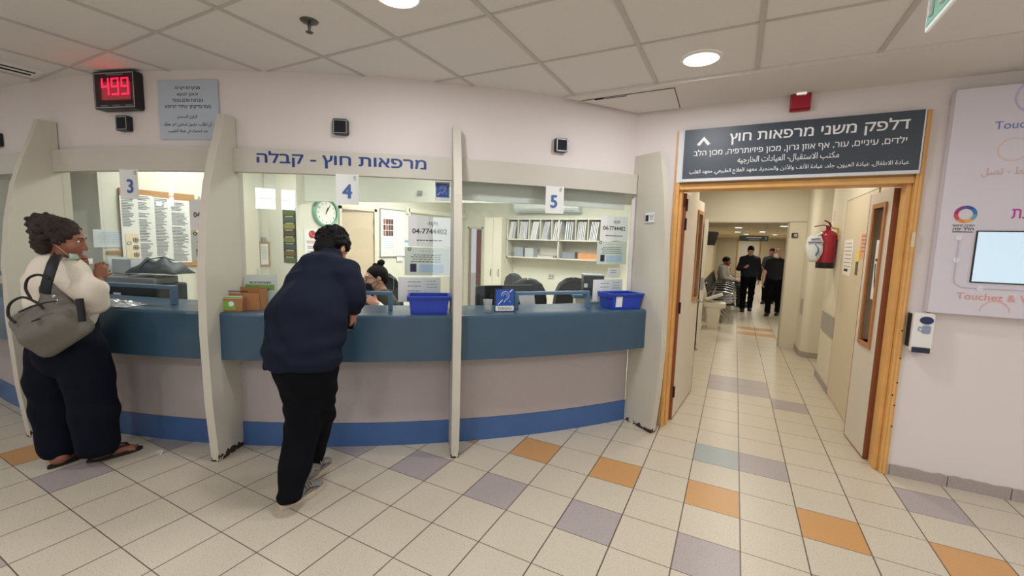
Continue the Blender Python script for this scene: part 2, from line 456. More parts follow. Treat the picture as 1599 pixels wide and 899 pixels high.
# far wall of the lobby with its windows (behind the camera)
M_dayd = mat('daylit door pane', '#f4f7ff', 0.3, emit=4.5, var=0.0)
M_day = mat('daylit window pane', '#f4f7ff', 0.3, emit=WINDOW_E, var=0.0)
wins = [(-2.28, -1.85, 2.15, 2.62), (-1.75, -1.43, 2.15, 2.62), (-8.73, -8.56, 2.16, 2.62), (-8.50, -8.30, 2.16, 2.62)]
b = MB(); edges = [-11, -8.73, -8.56, -8.50, -8.30, -2.28, -1.85, -1.75, -1.43, 2.2, 2.88, 6]
for i in range(len(edges) - 1):
    x0, x1 = edges[i], edges[i + 1]
    w = [q for q in wins if abs(q[0] - x0) < 1e-6]
    if w: b.bb((x0, -9.15, 0), (x1, -9, w[0][2])); b.bb((x0, -9.15, w[0][3]), (x1, -9, ZC))
    elif abs(x0 - 2.2) < 1e-6: b.bb((x0, -9.15, 0), (x1, -9, 0.45)); b.bb((x0, -9.15, 2.2), (x1, -9, ZC))
    else: b.bb((x0, -9.15, 0), (x1, -9, ZC))
structure(b.build('wall_back', M_wall))
for i, w in enumerate(wins + [(2.2, 2.88, 0.45, 2.2)]):
    b = MB(); b.bb((w[0], -9.09, w[2]), (w[1], -9.07, w[3])); b.slot(1)
    zc = (w[2] + w[3]) / 2; b.bb((w[0], -9.07, zc - 0.008), (w[1], -9.05, zc + 0.008))
    b.bb((w[0], -9.1, w[2]), (w[0] + 0.012, -9.02, w[3])); b.bb((w[1] - 0.012, -9.1, w[2]), (w[1], -9.02, w[3]))
    structure(b.build('window_%d' % (i + 5), [M_day if i < 4 else M_dayd, M_white]))

# ---------------------------------------------------------------- reception desk: dividers, counters, headers, glass
FINS = [-4.75, 10.2, 24.92, 39.78, 54.88]
HALF = 0.27
def fin_mat():
    m = mat('divider laminate chipped', '#cdc8ba', 0.55, var=0.03, scale=5)
    nt = m.node_tree; N = nt.nodes.new; L = nt.links.new
    b = nt.nodes['Principled BSDF']; src = b.inputs['Base Color'].links[0].from_socket
    tc = N('ShaderNodeTexCoord'); sep = N('ShaderNodeSeparateXYZ'); L(tc.outputs['Object'], sep.inputs[0])
    nz = N('ShaderNodeTexNoise'); nz.inputs['Scale'].default_value = 22; nz.inputs['Detail'].default_value = 3; L(tc.outputs['Object'], nz.inputs['Vector'])
    mu = N('ShaderNodeMath'); mu.operation = 'MULTIPLY_ADD'; mu.inputs[1].default_value = 0.22; mu.inputs[2].default_value = -0.085; L(nz.outputs['Fac'], mu.inputs[0])
    lt = N('ShaderNodeMath'); lt.operation = 'LESS_THAN'; L(sep.outputs['Z'], lt.inputs[0]); L(mu.outputs[0], lt.inputs[1])
    mx = N('ShaderNodeMix'); mx.data_type = 'RGBA'; L(lt.outputs[0], mx.inputs[0]); L(src, mx.inputs[6]); mx.inputs[7].default_value = lin('#3a211b') + (1,)
    L(mx.outputs[2], b.inputs['Base Color'])
    return m
M_finc = fin_mat()
prof = [(0, 0.25), (0.4, 0.285), (0.9, 0.302), (1.3, 0.295), (1.6, 0.262), (1.85, 0.215), (2.05, 0.155), (2.2, 0.097), (2.336, 0.055)]
prof4 = [(0, 0.315), (0.4, 0.355), (0.75, 0.372), (1.2, 0.362), (1.6, 0.338), (1.9, 0.305), (2.1, 0.272), (2.285, 0.235)]
fin_labels = ['cream divider fin at the far end of the desk, beyond window 3', 'cream curved divider fin behind the woman with the grey bag',
              'cream curved divider fin with chipped foot between windows 3 and 4', 'slim cream divider fin seen edge-on between windows 4 and 5',
              'cream curved divider fin next to the yellow door frame']
for i, ph in enumerate(FINS):
    pf = prof4 if i == 4 else prof
    top = pf[-1][0]
    fine = []
    for (z0, o0), (z1, o1) in zip(pf[:-1], pf[1:]):
        for k in range(4): fine.append((z0 + (z1 - z0) * k / 4, o0 + (o1 - o0) * k / 4))
    fine.append(pf[-1])
    bk = 0.005 if i == 4 else -0.10; poly = [(bk, 0)] + [(o, z) for z, o in fine] + [(-0.045, top), (-0.045, 2.125), (bk, 2.125)]
    t = 0.0275
    vs = [(-t, -o, z) for o, z in poly]
    b = MB(); b.prism(vs, (2 * t, 0, 0))
    o = b.build('divider_fin', M_finc, loc=pol(ph, 0, 0), rz=radians(ph))
    tag(o, fin_labels[i], 'divider', 'desk divider fins')

BAYS = [(FINS[i] + HALF, FINS[i + 1] - HALF) for i in range(4)]
FRAME = [(-3.2, 1.95), (13.9, 20.3), (29.2, 35.5), (44.35, 50.65)]      # blue pass-through frames
bay_n = ['far', 'third', 'fourth', 'fifth']
ctr_lab = ['blue topped counter section at the far end past the woman', 'blue topped counter section under window 3 in front of the woman',
           'blue topped counter section under window 4 that the man leans on', 'blue topped counter section under window 5 beside the doorway']
hdr_lab = ['blank cream header panel over the far window', 'blank cream header panel over window 3', 'cream header panel with big blue Hebrew lettering over window 4', 'blank cream header panel over window 5']
for i, (a, c) in enumerate(BAYS):
    r = root('reception_counter', pol((a + c) / 2, 0, 0), ctr_lab[i], 'counter', 'reception counter sections')
    inv = lambda o: setattr(o, 'location', Vector(o.location) - Vector(r.location))
    b = MB(); b.arc([(0.19, 0.695), (0.19, 1.0), (0.184, 1.013), (0.172, 1.018), (-0.28, 1.018), (-0.28, 0.985), (0.155, 0.985), (0.155, 0.695)], a, c)
    inv(b.build('counter_top', M_counter, r, origin=pol((a + c) / 2, 0, 0.9)))
    b = MB(); b.arc([(0.0, 0.18), (0.0, 0.985), (-0.03, 0.985), (-0.03, 0.18)], a, c); inv(b.build('front_panel', M_panel, r, origin=pol((a + c) / 2, 0, 0.5)))
    b = MB(); b.arc([(0.004, 0.0), (0.004, 0.178), (-0.03, 0.178), (-0.03, 0.0)], a, c); inv(b.build('kick_plate', M_kick, r, origin=pol((a + c) / 2, 0, 0.0)))
    # header
    r2 = root('header_panel', pol((a + c) / 2, 0, 1.97), hdr_lab[i], 'panel', 'header panels')
    inv2 = lambda o: setattr(o, 'location', Vector(o.location) - Vector(r2.location))
    b = MB(); b.arc([(0.0, 1.97), (0.0, 2.127), (-0.06, 2.127), (-0.06, 1.97)], a, c); inv2(b.build('board', M_fascia, r2, origin=pol((a + c) / 2, 0, 2.05)))
    if i == 2:
        b = MB(); b.text(heb('מרפאות חוץ - קבלה'), 1, (0, 0, 0), width=1.145, height=0.102, bold=0.021, depth=0.0006)
        # lettering follows the curve of the board
        P = []
        for p in b.v:
            q = pol(32.3 + degrees(p[0] / R0), 0.001 - p[1], 2.062 + p[2]); P.append(tuple(q))
        b.v = P; inv2(b.build('lettering', M_blueink, r2, origin=pol(32.3, 0, 2.06)))
    # glass: flat panes between the dividers, cut out over the blue frame
    A, B = pol(a, -0.052), pol(c, -0.052); fa, fb = [(f - a) / (c - a) for f in FRAME[i]]
    mid = (A + B) / 2; wd = np.linalg.norm(B - A); ang = atan2(B[1] - A[1], B[0] - A[0])
    w = bpy.data.objects.new('window_%d' % (i + 1), None); COL.objects.link(w); w.location = (mid[0], mid[1], 1.02); w.rotation_euler = (0, 0, ang); structure(w)
    for u0, u1, z0 in ((0, fa - 0.002, 0.0), (fa, fb, 0.142), (fb + 0.002, 1, 0.0)):
        if i == 0 and u0 > 0.9: continue
        b = MB(); b.bb(((u0 - 0.5) * wd, -0.004, z0), ((u1 - 0.5) * wd, 0.004, 0.95)); o = b.build('glass_pane', GLASS, w)
    # blue frame standing in the opening
    f0, f1 = FRAME[i]; Lf = (f1 - f0) * pi / 180 * 5.95; fm = (f0 + f1) / 2
    lab = ['blue pass-through frame on the far counter section', 'blue pass-through frame on the counter under window 3', 'blue pass-through frame on the counter in front of the receptionist', 'blue pass-through frame on the counter between ear sign and tray'][i]
    b = MB(); d = 0.045
    b.bb((-Lf / 2, -d / 2, 0.112), (Lf / 2, d / 2, 0.138)); b.bb((-Lf / 2, -d / 2, 0), (-Lf / 2 + 0.026, d / 2, 0.112)); b.bb((Lf / 2 - 0.026, -d / 2, 0), (Lf / 2, d / 2, 0.112))
    o = b.build('pass_through_frame', mat('slate blue frame', '#54738d', 0.4), loc=pol(fm, -0.045, 1.019), rz=radians(fm), bevel=0.003)
    tag(o, lab, 'frame', 'blue pass-through frames')
# roller blind behind the glass of window 5
b = MB(); b.arc([(-0.115, 1.852), (-0.115, 2.10), (-0.123, 2.10), (-0.123, 1.852)], 40.1, 54.3); b.arc([(-0.108, 1.845), (-0.108, 1.858), (-0.13, 1.858), (-0.13, 1.845)], 40.1, 54.3)
o = b.build('roller_blind', mat('blind fabric', '#e6e8e3', 0.6, var=0.02), origin=pol(47, -0.115, 1.85)); tag(o, 'pale roller blind pulled partly down behind window 5', 'blind')

# ---------------------------------------------------------------- the office behind the glass
arcq = [pol(p, -0.16)[:2] for p in np.arange(-25, 54.7, 1.0)]
ZO = 2.5
foot = [(p[0], p[1], ZO) for p in arcq] + [(-0.80, 0.98, ZO), (-0.80, 3.84, ZO), (-9, 3.84, ZO), (-9, arcq[0][1], ZO)]
b = MB(); b.prism(foot, (0, 0, 0.03)); structure(b.build('ceiling_office', M_office))
b = MB(); b.bb((-5.34, -1.22, 0), (-5.24, 0.35, ZO)); structure(b.build('wall_office_left', M_office))
b = MB(); b.bb((-5.34, 0.35, 0), (-4.7, 0.45, ZO)); structure(b.build('wall_office_corner', M_office))
b = MB(); y0, y1 = 0.985, 1.55
b.bb((-4.8, 0.45, 0), (-4.7, y0, ZO)); b.bb((-4.8, y1, 0), (-4.7, 3.84, ZO)); b.bb((-4.8, y0, 1.91), (-4.7, y1, ZO)); structure(b.build('wall_office_side', M_office))
b = MB(); b.bb((-4.8, 3.84, 0), (-4.63, 3.94, ZO)); b.bb((-4.29, 3.84, 0), (-0.70, 3.94, ZO)); b.bb((-4.63, 3.84, 1.80), (-4.29, 3.94, ZO)); structure(b.build('wall_office_back', M_office))
b = MB(); b.bb((-0.80, 0.98, 0), (-0.68, 3.84, 2.6)); b.bb((-0.68, 0.98, 0), (-0.66, 3.95, 2.6)); structure(b.build('wall_office_right', M_corr))
b = MB(); b.bb((-8.5, -1.22, 0), (-5.34, -1.12, ZO)); structure(b.build('wall_office_far', M_office))
# bulkhead across the office
b = MB(); b.bb((-5.23, 0.31, 1.955), (-0.81, 0.345, 2.499)); 
b.v = [(p[0], p[1] + (p[0] + 5.2) * 0.30, p[2]) for p in b.v]
structure(b.build('trim_4', mat('bulkhead paint', '#d5d9cf', 0.7, var=0.02)))

# ---------------------------------------------------------------- door opening, corridor
b = MB()
b.bb((-0.617, 0.784, 0), (-0.575, 0.998, 2.46)); b.bb((-0.575, 0.83, 0), (-0.555, 0.95, 2.03)); b.bb((0.875, 0.784, 0), (0.917, 0.998, 2.46)); b.bb((0.848, 0.83, 0), (0.875, 0.95, 2.03))
b.bb((-0.575, 0.80, 2.0), (0.875, 0.998, 2.045)); b.bb((-0.575, 0.81, 2.045), (0.875, 0.97, 2.46))
for x in (-0.596, 0.896): b.bb((x - 0.006, 0.776, 0), (x + 0.012, 0.784, 2.45))
fr = structure(b.build('door_1', M_wood, bevel=0.004))
b = MB(); 
for z in (0.35, 0.5, 0.57, 0.66, 0.83, 1.02): b.ell((0.90 + 0.01 * sin(z * 40), 0.7755, z), (0.005, 0.002, 0.006), 8, 6)
b.build('nail_marks', M_dark, fr)
b = MB(); b.rbox((0.896, 0.772, 1.63), (0.018, 0.008, 0.10), 0.008, axis=1); b.build('strike_plate', mat('ivory plate', '#d8cfae', 0.4), fr)

def door_leaf(name, hinge, ang, w, h, win, handle, label, papers=()):
    """leaf in its own frame: x from hinge to free edge, y thickness"""
    r = bpy.data.objects.new(name, None); COL.objects.link(r); r.location = (hinge[0], hinge[1], 0.012); r.rotation_euler = (0, 0, ang); structure(r)
    t = 0.042; b = MB(); x0, x1, z0, z1 = win
    b.bb((0, -t / 2, 0), (x0, t / 2, h)); b.bb((x1, -t / 2, 0), (w, t / 2, h)); b.bb((x0, -t / 2, 0), (x1, t / 2, z0)); b.bb((x0, -t / 2, z1), (x1, t / 2, h)); b.build('leaf_panel', M_leaf, r)
    b = MB(); e = 0.008
    b.bb((-e, -t / 2 - 0.001, 0), (0, t / 2 + 0.001, h)); b.bb((w, -t / 2 - 0.001, 0), (w + e, t / 2 + 0.001, h)); b.bb((0, -t / 2 - 0.001, -0.008), (w, t / 2 + 0.001, 0)); b.build('edge_strip', M_brown, r)
    b = MB(); q = 0.035
    for s in (1,):
        b.bb((x0 - q, -t / 2 - 0.012, z0 - q), (x0, t / 2 + 0.012, z1 + q)); b.bb((x1, -t / 2 - 0.012, z0 - q), (x1 + q, t / 2 + 0.012, z1 + q))
        b.bb((x0, -t / 2 - 0.012, z0 - q), (x1, t / 2 + 0.012, z0)); b.bb((x0, -t / 2 - 0.012, z1), (x1, t / 2 + 0.012, z1 + q))
    b.build('window_bead', M_bead, r)
    b = MB(); b.bb((x0, -0.003, z0), (x1, 0.003, z1)); b.build('glass', GLASS, r)
    if handle:
        b = MB()
        for s in (-1, 1):
            b.disc((w - 0.06, s * (t / 2 + 0.004), 0.98), 0.024, -0.004, 0.004, 16); b.tube([(w - 0.06, s * (t / 2 + 0.004), 0.98), (w - 0.06, s * (t / 2 + 0.05), 0.98), (w - 0.09, s * (t / 2 + 0.055), 0.98), (w - 0.18, s * (t / 2 + 0.05), 0.978)], 0.009)
        b.build('lever_handle', M_chrome, r)
    b = MB()
    for z in (0.25, 1.0, 1.72, 1.88):
        b.tube([(-0.012, -t / 2 - 0.006, z - 0.05), (-0.012, -t / 2 - 0.006, z + 0.05)], 0.009)
    b.build('hinge', mat('dark hinge', '#2c2623', 0.4, metal=0.6), r)
    return r
L1 = door_leaf('door_2', (-0.553, 0.985), atan2(0.925, 0.083), 0.925, 1.98, (0.60, 0.80, 1.03, 1.85), True, '')
L2 = door_leaf('door_3', (0.842, 0.985), atan2(0.44, -0.03), 0.44, 1.98, (0.12, 0.31, 0.84, 1.86), False, '')
# paper strip taped inside the narrow leaf's window
b = MB(); b.bb((0.14, 0.008, 1.17), (0.245, 0.011, 1.62)); b.slot(1); b.tube([(0.16, 0.0125, 1.20), (0.19, 0.0125, 1.28), (0.21, 0.0125, 1.38), (0.213, 0.0125, 1.44)], 0.0035, 6); b.bb((0.17, 0.011, 1.46), (0.225, 0.0125, 1.48))
b.build('taped_paper', [M_paper, M_ink], L2)

b = MB(); b.bb((0.862, 0.98, 0), (1.0, 3.40, 2.6)); structure(b.build('wall_corridor_right', M_corr))
b = MB(); b.bb((0.852, 1.50, 0.02), (0.862, 2.59, 2.05)); b.slot(1); b.bb((0.8515, 1.495, 2.05), (0.862, 2.6, 2.058)); b.bb((0.8515, 2.59, 0.02), (0.862, 2.597, 2.05))
structure(b.build('door_4', [mat('closet panel', '#d6c9b0', 0.55, var=0.02), mat('closet gap', '#8f8471', 0.7)]))
b = MB(); b.bb((0.848, 2.60, 0), (0.862, 3.412, 0.075)); b.bb((0.862, 3.40, 0), (1.0, 3.412, 0.075)); structure(b.build('baseboard_left', M_base))
b = MB(); b.bb((1.30, 3.4, 0), (1.4, 5.0, 2.6)); b.bb((1.0, 3.30, 0), (1.4, 3.4, 2.6)); structure(b.build('wall_corridor_recess', M_corr))
# rounded pier and far partition
b = MB(); pts = [(1.3, 4.37), (0.90, 4.37)] + [(0.90 - 0.10 * sin(radians(a)), 4.47 - 0.10 * cos(radians(a))) for a in range(0, 91, 15)] + [(0.80, 4.94), (1.3, 4.94)]
b.prism([(x, y, 0) for x, y in pts], (0, 0, 2.6)); structure(b.build('wall_pier', M_corr))
b = MB(); b.prism([((x if x > 1.2 else x - 0.012), y - (0.012 if y < 4.5 else 0), 0) for x, y in pts], (0, 0, 0.08)); structure(b.build('baseboard_back', M_base))
b = MB(); b.bb((0.575, 4.94, 0), (2.4, 5.04, 2.6)); b.bb((-1.15, 4.94, 0), (-0.60, 5.04, 2.6)); b.bb((-0.60, 4.94, 1.965), (0.575, 5.04, 2.6)); structure(b.build('wall_corridor_back', M_corr))
b = MB(); b.bb((0.565, 4.93, 0), (0.578, 5.05, 1.97)); b.bb((-0.60, 4.93, 1.955), (0.575, 5.05, 1.97)); b.bb((0.578, 4.93, 1.97), (1.0, 4.9385, 1.977)); structure(b.build('trim_5', mat('steel door edge', '#b5ae9f', 0.45)))
b = MB(); b.bb((-0.70, 0.98, 2.56), (1.4, 5.0, 2.60)); structure(b.build('ceiling_corridor', M_corr))
b = MB(); b.bb((-0.78, 3.95, 0), (-0.72, 4.94, 2.6)); b.slot(1); b.bb((-0.72, 4.0, 0), (-0.70, 4.5, 1.95)); structure(b.build('wall_corridor_left', [M_corr, mat('dark doorway', '#3a3027', 0.7)]))  # solid dark panel: its colour paints the shade inside a side opening
# white open leaf of the far doorway
r = bpy.data.objects.new('door_5', None); COL.objects.link(r); r.location = (-0.585, 4.93, 0.01); r.rotation_euler = (0, 0, radians(-87.5)); structure(r)
b = MB(); b.bb((0, -0.022, 0), (0.96, 0.022, 1.95)); b.build('leaf_panel', mat('white door', '#e6e2d8', 0.4, var=0.02), r)
b = MB(); b.bb((0.955, -0.0235, 0.9), (0.962, 0.0235, 1.08)); b.disc((0.90, 0.026, 1.0), 0.02, -0.004, 0.004, 12); b.tube([(0.90, 0.026, 1.0), (0.90, 0.06, 1.0), (0.79, 0.06, 1.0)], 0.008); b.build('lever_handle', M_chrome, r)

# ---------------------------------------------------------------- waiting hall beyond
M_hall = mat('hall paint', '#d8cdb4', 0.7, var=0.03)
ZH = 2.12
b = MB(); b.bb((-1.20, 5.04, 0), (-1.10, 24, ZH)); structure(b.build('wall_hall_left', M_hall))
b = MB(); b.bb((2.3, 5.04, 0), (2.4, 24, ZH)); structure(b.build('wall_hall_right', M_hall))
b = MB(); b.bb((-1.2, 24, 0), (2.4, 24.1, ZH)); structure(b.build('wall_hall_back', M_hall))
b = MB(); b.bb((-1.2, 5.04, ZH), (2.4, 24.1, ZH + 0.05)); structure(b.build('ceiling_hall', M_hall))
b = MB()
for y in (17.6, 21.0): b.bb((-1.1, y, ZH - 0.06), (2.3, y + 0.22, ZH))
structure(b.build('trim_6', M_hall))
b = MB(); b.bb((0.0, 23.94, 0), (1.0, 24.0, 1.95)); b.slot(1); b.bb((-0.05, 23.93, 0), (0.0, 24.0, 2.0)); b.bb((1.0, 23.93, 0), (1.05, 24.0, 2.0)); b.bb((0.0, 23.93, 1.95), (1.0, 24.0, 2.0)); structure(b.build('door_10', [mat('pale far door', '#e9e6da', 0.4), M_wood]))  # added door, its pale colour standing in for the lighter hall end

# ---------------------------------------------------------------- lamps
M_lampE = mat('lit diffuser', '#fffaf0', 0.4, emit=9.0, var=0.0)
M_lampO = mat('lit office diffuser', '#fffdf2', 0.4, emit=7.0, var=0.0)
def area(parent, watts, colr, size, sy=None, spread=pi):
    l = bpy.data.lights.new('lamp_light', 'AREA'); l.energy = watts; l.color = colr
    l.shape = 'RECTANGLE' if sy else 'DISK'; l.size = size
    if sy: l.size_y = sy
    l.spread = spread
    o = bpy.data.objects.new('lamp_light', l); COL.objects.link(o); o.parent = parent; o.location = (0, 0, -0.014); return o
def downlight(x, y, z, r, watts, colr, label, group, first=[None]):
    t = root('ceiling_downlight', (x, y, z), label, 'light', group)
    b = MB(); b.lathe([(r, -0.004), (r, -0.010), (r + 0.012, -0.009), (r + 0.018, -0.0005)], n=32); b.build('trim_ring', M_white, t)
    b = MB(); b.lathe([(0.001, -0.0095), (r * 0.7, -0.0095), (r, -0.0075)], n=32); b.build('diffuser', M_lampE, t)
    area(t, watts, colr, r * 1.9); return t
downlight(-0.40, -0.092, ZC, 0.098, LOBBY_W, LOBBY_C, 'round ceiling light shining in a tile near the door sign', 'lobby downlights')
downlight(-1.60, -1.36, ZC, 0.098, LOBBY_W, LOBBY_C, 'round ceiling light cut by the top edge of the photo', 'lobby downlights')
for x, y in ((-5.8, -3.2), (-4.6, -4.4), (-3.4, -3.1), (-2.2, -4.4), (-1.0, -3.9), (0.2, -4.4), (1.4, -2.6), (2.6, -4.4), (2.6, -1.4), (3.8, -0.7), (-4.0, -6.8), (-1.0, -6.8), (2.0, -6.8)):
    downlight(x, y, ZC, 0.098, LOBBY_W * (0.55 if x < -3 else 1.0), LOBBY_C, 'round ceiling light in the lobby behind the camera', 'lobby downlights out of view')
def office_light(x, y, label, k=1.0):
    t = root('ceiling_light_panel', (x, y, ZO), label, 'light', 'office light panels')
    b = MB(); b.bb((-0.32, -0.32, -0.012), (0.32, -0.3, 0)); b.bb((-0.32, 0.3, -0.012), (0.32, 0.32, 0)); b.bb((-0.32, -0.3, -0.012), (-0.3, 0.3, 0)); b.bb((0.3, -0.3, -0.012), (0.32, 0.3, 0)); b.build('frame', M_white, t)
    b = MB(); b.bb((-0.3, -0.3, -0.010), (0.3, 0.3, -0.004)); b.build('diffuser', M_lampO, t)
    area(t, OFFICE_W * k, OFFICE_C, 0.55, 0.55)
for x, y in ((-3.9, -0.45), (-2.6, 0.25), (-3.6, 1.6), (-2.2, 2.3), (-4.7, -0.6)): office_light(x, y, 'square lit panel in the office ceiling behind the glass', 3.0 if y > 1 else (0.45 if x < -3.8 else 1.0))
t = root('ceiling_light_panel', (-6.3, -1.0, ZO), 'square lit panel in the office ceiling behind the far window', 'light'); b = MB(); b.bb((-0.3, -0.2, -0.01), (0.3, 0.2, -0.002)); b.build('diffuser', M_lampO, t)
for x, y in ((0.1, 2.0), (0.1, 3.9)):
    downlight(x, y, 2.56, 0.09, CORR_W, CORR_C, 'round ceiling light inside the corridor', 'corridor downlights')
for i, (x, y) in enumerate(((-0.05, 6.4), (0.85, 6.9), (-0.1, 10.6), (0.9, 9.6), (-0.12, 14.2), (0.62, 13.8), (0.2, 16.6), (1.2, 16.9), (0.2, 19.3), (1.2, 19.6), (0.5, 22.6))):
    downlight(x, y, ZH, 0.10, HALL_W, (1.0, 0.95, 0.82), 'round ceiling light in the waiting hall beyond the doorway', 'hall downlights')

# ---------------------------------------------------------------- things on the lobby walls and ceiling
def bay(name, phi, off, z, label, cat, group=None, turn=0.0):
    return root(name, pol(phi, off, z), label, cat, group, radians(phi + turn))
M_frame_line = mat('silver edge line', '#aeb4b8', 0.4, metal=0.3)
# red number display
t = bay('number_display', 16.95, -0.048, 2.513, 'black number display with red digits 499 on the curved wall', 'display')
b = MB(); b.rbox((0, -0.03, 0), (0.35, 0.06, 0.255), 0.018, axis=1); b.build('case', M_black, t)
b = MB()
for a, c in (((-0.168, 0.112), (0.168, 0.117)), ((-0.168, -0.117), (0.168, -0.112)), ((-0.168, -0.117), (-0.163, 0.117)), ((0.163, -0.117), (0.168, 0.117))): b.bb((a[0], -0.0615, a[1]), (c[0], -0.0595, c[1]))
b.build('border_line', M_frame_line, t)
b = MB(); b.bb((-0.145, -0.0613, -0.092), (0.145, -0.0595, 0.092)); b.build('screen', mat('dark red screen', '#1c0a0e', 0.25), t)
b = MB(); b.bb((-0.06, -0.0613, 0.099), (0.085, -0.0595, 0.108))
for x in (-0.12, -0.02, 0.09): b.bb((x, -0.0613, -0.107), (x + 0.06, -0.0595, -0.099))
b.build('printed_strip', M_greyink, t)
def seg7(b, x, z, w, h, th, on):
    S = {'a': ((x, z + h), (x + w, z + h)), 'b': ((x + w, z + h), (x + w, z + h / 2)), 'c': ((x + w, z + h / 2), (x + w, z)), 'd': ((x, z), (x + w, z)), 'e': ((x, z), (x, z + h / 2)), 'f': ((x, z + h / 2), (x, z + h)), 'g': ((x, z + h / 2), (x + w, z + h / 2))}
    for k in on:
        (x0, z0), (x1, z1) = S[k]; n = 6
        for i in range(n + 1):
            px, pz = x0 + (x1 - x0) * i / n, z0 + (z1 - z0) * i / n
            b.bb((px - th / 2, -0.0635, pz - th / 2), (px + th / 2, -0.0613, pz + th / 2))
for i, on in enumerate(('fgbc', 'abcdfg', 'abcdfg')):
    b = MB(); seg7(b, -0.095 + 0.083 * i, -0.028, 0.052, 0.104, 0.0095, on); b.build('red_digit', mat('red led', '#ff1238', 0.4, emit=2.6, var=0), t)
lt = bpy.data.lights.new('display_glow', 'AREA'); lt.energy = 0.35; lt.color = (1, 0.08, 0.12); lt.size = 0.25; lt.size_y = 0.12; lt.shape = 'RECTANGLE'
o = bpy.data.objects.new('display_glow', lt); COL.objects.link(o); o.parent = t; o.location = (0, -0.075, 0.0); o.rotation_euler = (radians(90), 0, 0)

# blue grey notice
t = bay('wall_notice', 21.95, -0.048, 2.39, 'pale blue printed notice high on the curved wall beside the red display', 'notice')
b = MB(); b.bb((-0.225, -0.006, -0.2), (0.225, 0, 0.2)); b.build('board', mat('pale blue board', '#b9c4d2', 0.5, var=0.02), t)
b = MB()
for i, s in enumerate(('מבקר/ת יקר/ה', 'זכותך לבקש', 'נוכחות אדם נוסף', 'בעת בדיקתך בחדר הרופא')): b.text(heb(s), 0.04, (0, -0.006, 0.143 - 0.042 * i), bold=0.012, width=(0.185, 0.155, 0.225, 0.345)[i], height=0.026)
for i, s in enumerate(('الزائر المحترم', 'ان تطلب حضور شخص اخر معك', 'عند فحصك في غرفة الطبيب')): b.text(arab(s), 0.04, (-0.01, -0.006, -0.05 - 0.048 * i), width=(0.15, 0.36, 0.30)[i], height=0.034, bold=0.004)
b.build('printed_text', M_ink, t)

# four small loudspeakers
sp = [(2.3, 2.255, 'small black square speaker at the left end of the curved wall'), (17.1, 2.298, 'small black square speaker just below the red number display'),
      (32.2, 2.297, 'small black square speaker above the header with blue lettering'), (47.6, 2.292, 'small black square speaker above window 5')]
proto = None
for ph, z, lab in sp:
    if proto is None:
        t = bay('wall_speaker', ph, -0.048, z, lab, 'speaker', 'small wall speakers'); proto = t
        b = MB(); b.rbox((0, -0.02, 0), (0.10, 0.04, 0.104), 0.012, axis=1); b.build('case', M_black, t)
        b = MB()
        for a, c in (((-0.042, 0.040), (0.042, 0.044)), ((-0.042, -0.044), (0.042, -0.040)), ((-0.044, -0.044), (-0.040, 0.044)), ((0.040, -0.044), (0.044, 0.044))): b.bb((a[0], -0.042, a[1]), (c[0], -0.0395, c[1]))
        b.build('border_line', M_frame_line, t)
        b = MB(); b.bb((-0.039, -0.0415, -0.039), (0.039, -0.0395, 0.039)); b.build('grille', mat('speaker cloth', '#1d1b24', 0.9, bump=0.4, scale=300), t)
    else:
        t = copy_tree(proto); t.location = pol(ph, -0.048, z); t.rotation_euler = (0, 0, radians(ph)); t['label'] = lab

# big dark sign over the doorway
t = root('direction_sign', (0.159, 0.775, 2.255), 'dark grey direction sign with white Hebrew and Arabic lettering over the doorway', 'sign')
w, h = 0.715, 0.2
b = MB(); b.bb((-w, -0.02, -h + 0.022), (w, 0.0, h)); b.build('board', mat('charcoal sign board', '#3d4650', 0.42, var=0.03), t)
b = MB(); b.bb((-w, -0.022, -h), (w, 0.0, -h + 0.022)); b.bb((w, -0.022, -h), (w + 0.008, 0.0, h)); b.bb((-w - 0.045, -0.004, -h), (-w, 0.004, h)); b.build('edge_profile', mat('pale aluminium', '#d6d8dc', 0.4), t)
b = MB(); b.text(heb('דלפק משני מרפאות חוץ'), 1, (0.126, -0.02, 0.113), width=1.04, height=0.098, bold=0.014); b.build('main_line', mat('white lettering', '#f0f1f2', 0.5, var=0), t)
b = MB(); b.text(heb('ילדים, עיניים, עור, אף אוזן גרון, מכון פיזיותרפיה, מכון הלב'), 1, (0.0, -0.02, 0.013), width=1.28, height=0.058, bold=0.008); b.build('second_line', _mats['white lettering'], t)
b = MB(); b.text(arab('مكتب الاستقبال- العيادات الخارجيه'), 1, (-0.02, -0.02, -0.057), width=0.62, height=0.056, bold=0.004); b.build('third_line', _mats['white lettering'], t)
b = MB(); b.text(arab('عيادة الاطفال, عيادة العيون, جلد, عيادة الأنف والأذن والحنجرة, معهد العلاج الطبيعي, معهد القلب'), 1, (0.0, -0.02, -0.128), width=1.33, height=0.05, bold=0.004); b.build('fourth_line', _mats['white lettering'], t)
b = MB(); z0 = 0.095
for s in (-1, 1):
    b.prism([(-0.575, -0.0215, z0 + 0.045), (-0.575 + s * 0.048, -0.0215, z0 - 0.012), (-0.575 + s * 0.048 - s * 0.02, -0.0215, z0 - 0.024), (-0.575, -0.0215, z0 + 0.015)], (0, 0.0012, 0))
b.build('arrow', _mats['white lettering'], t)

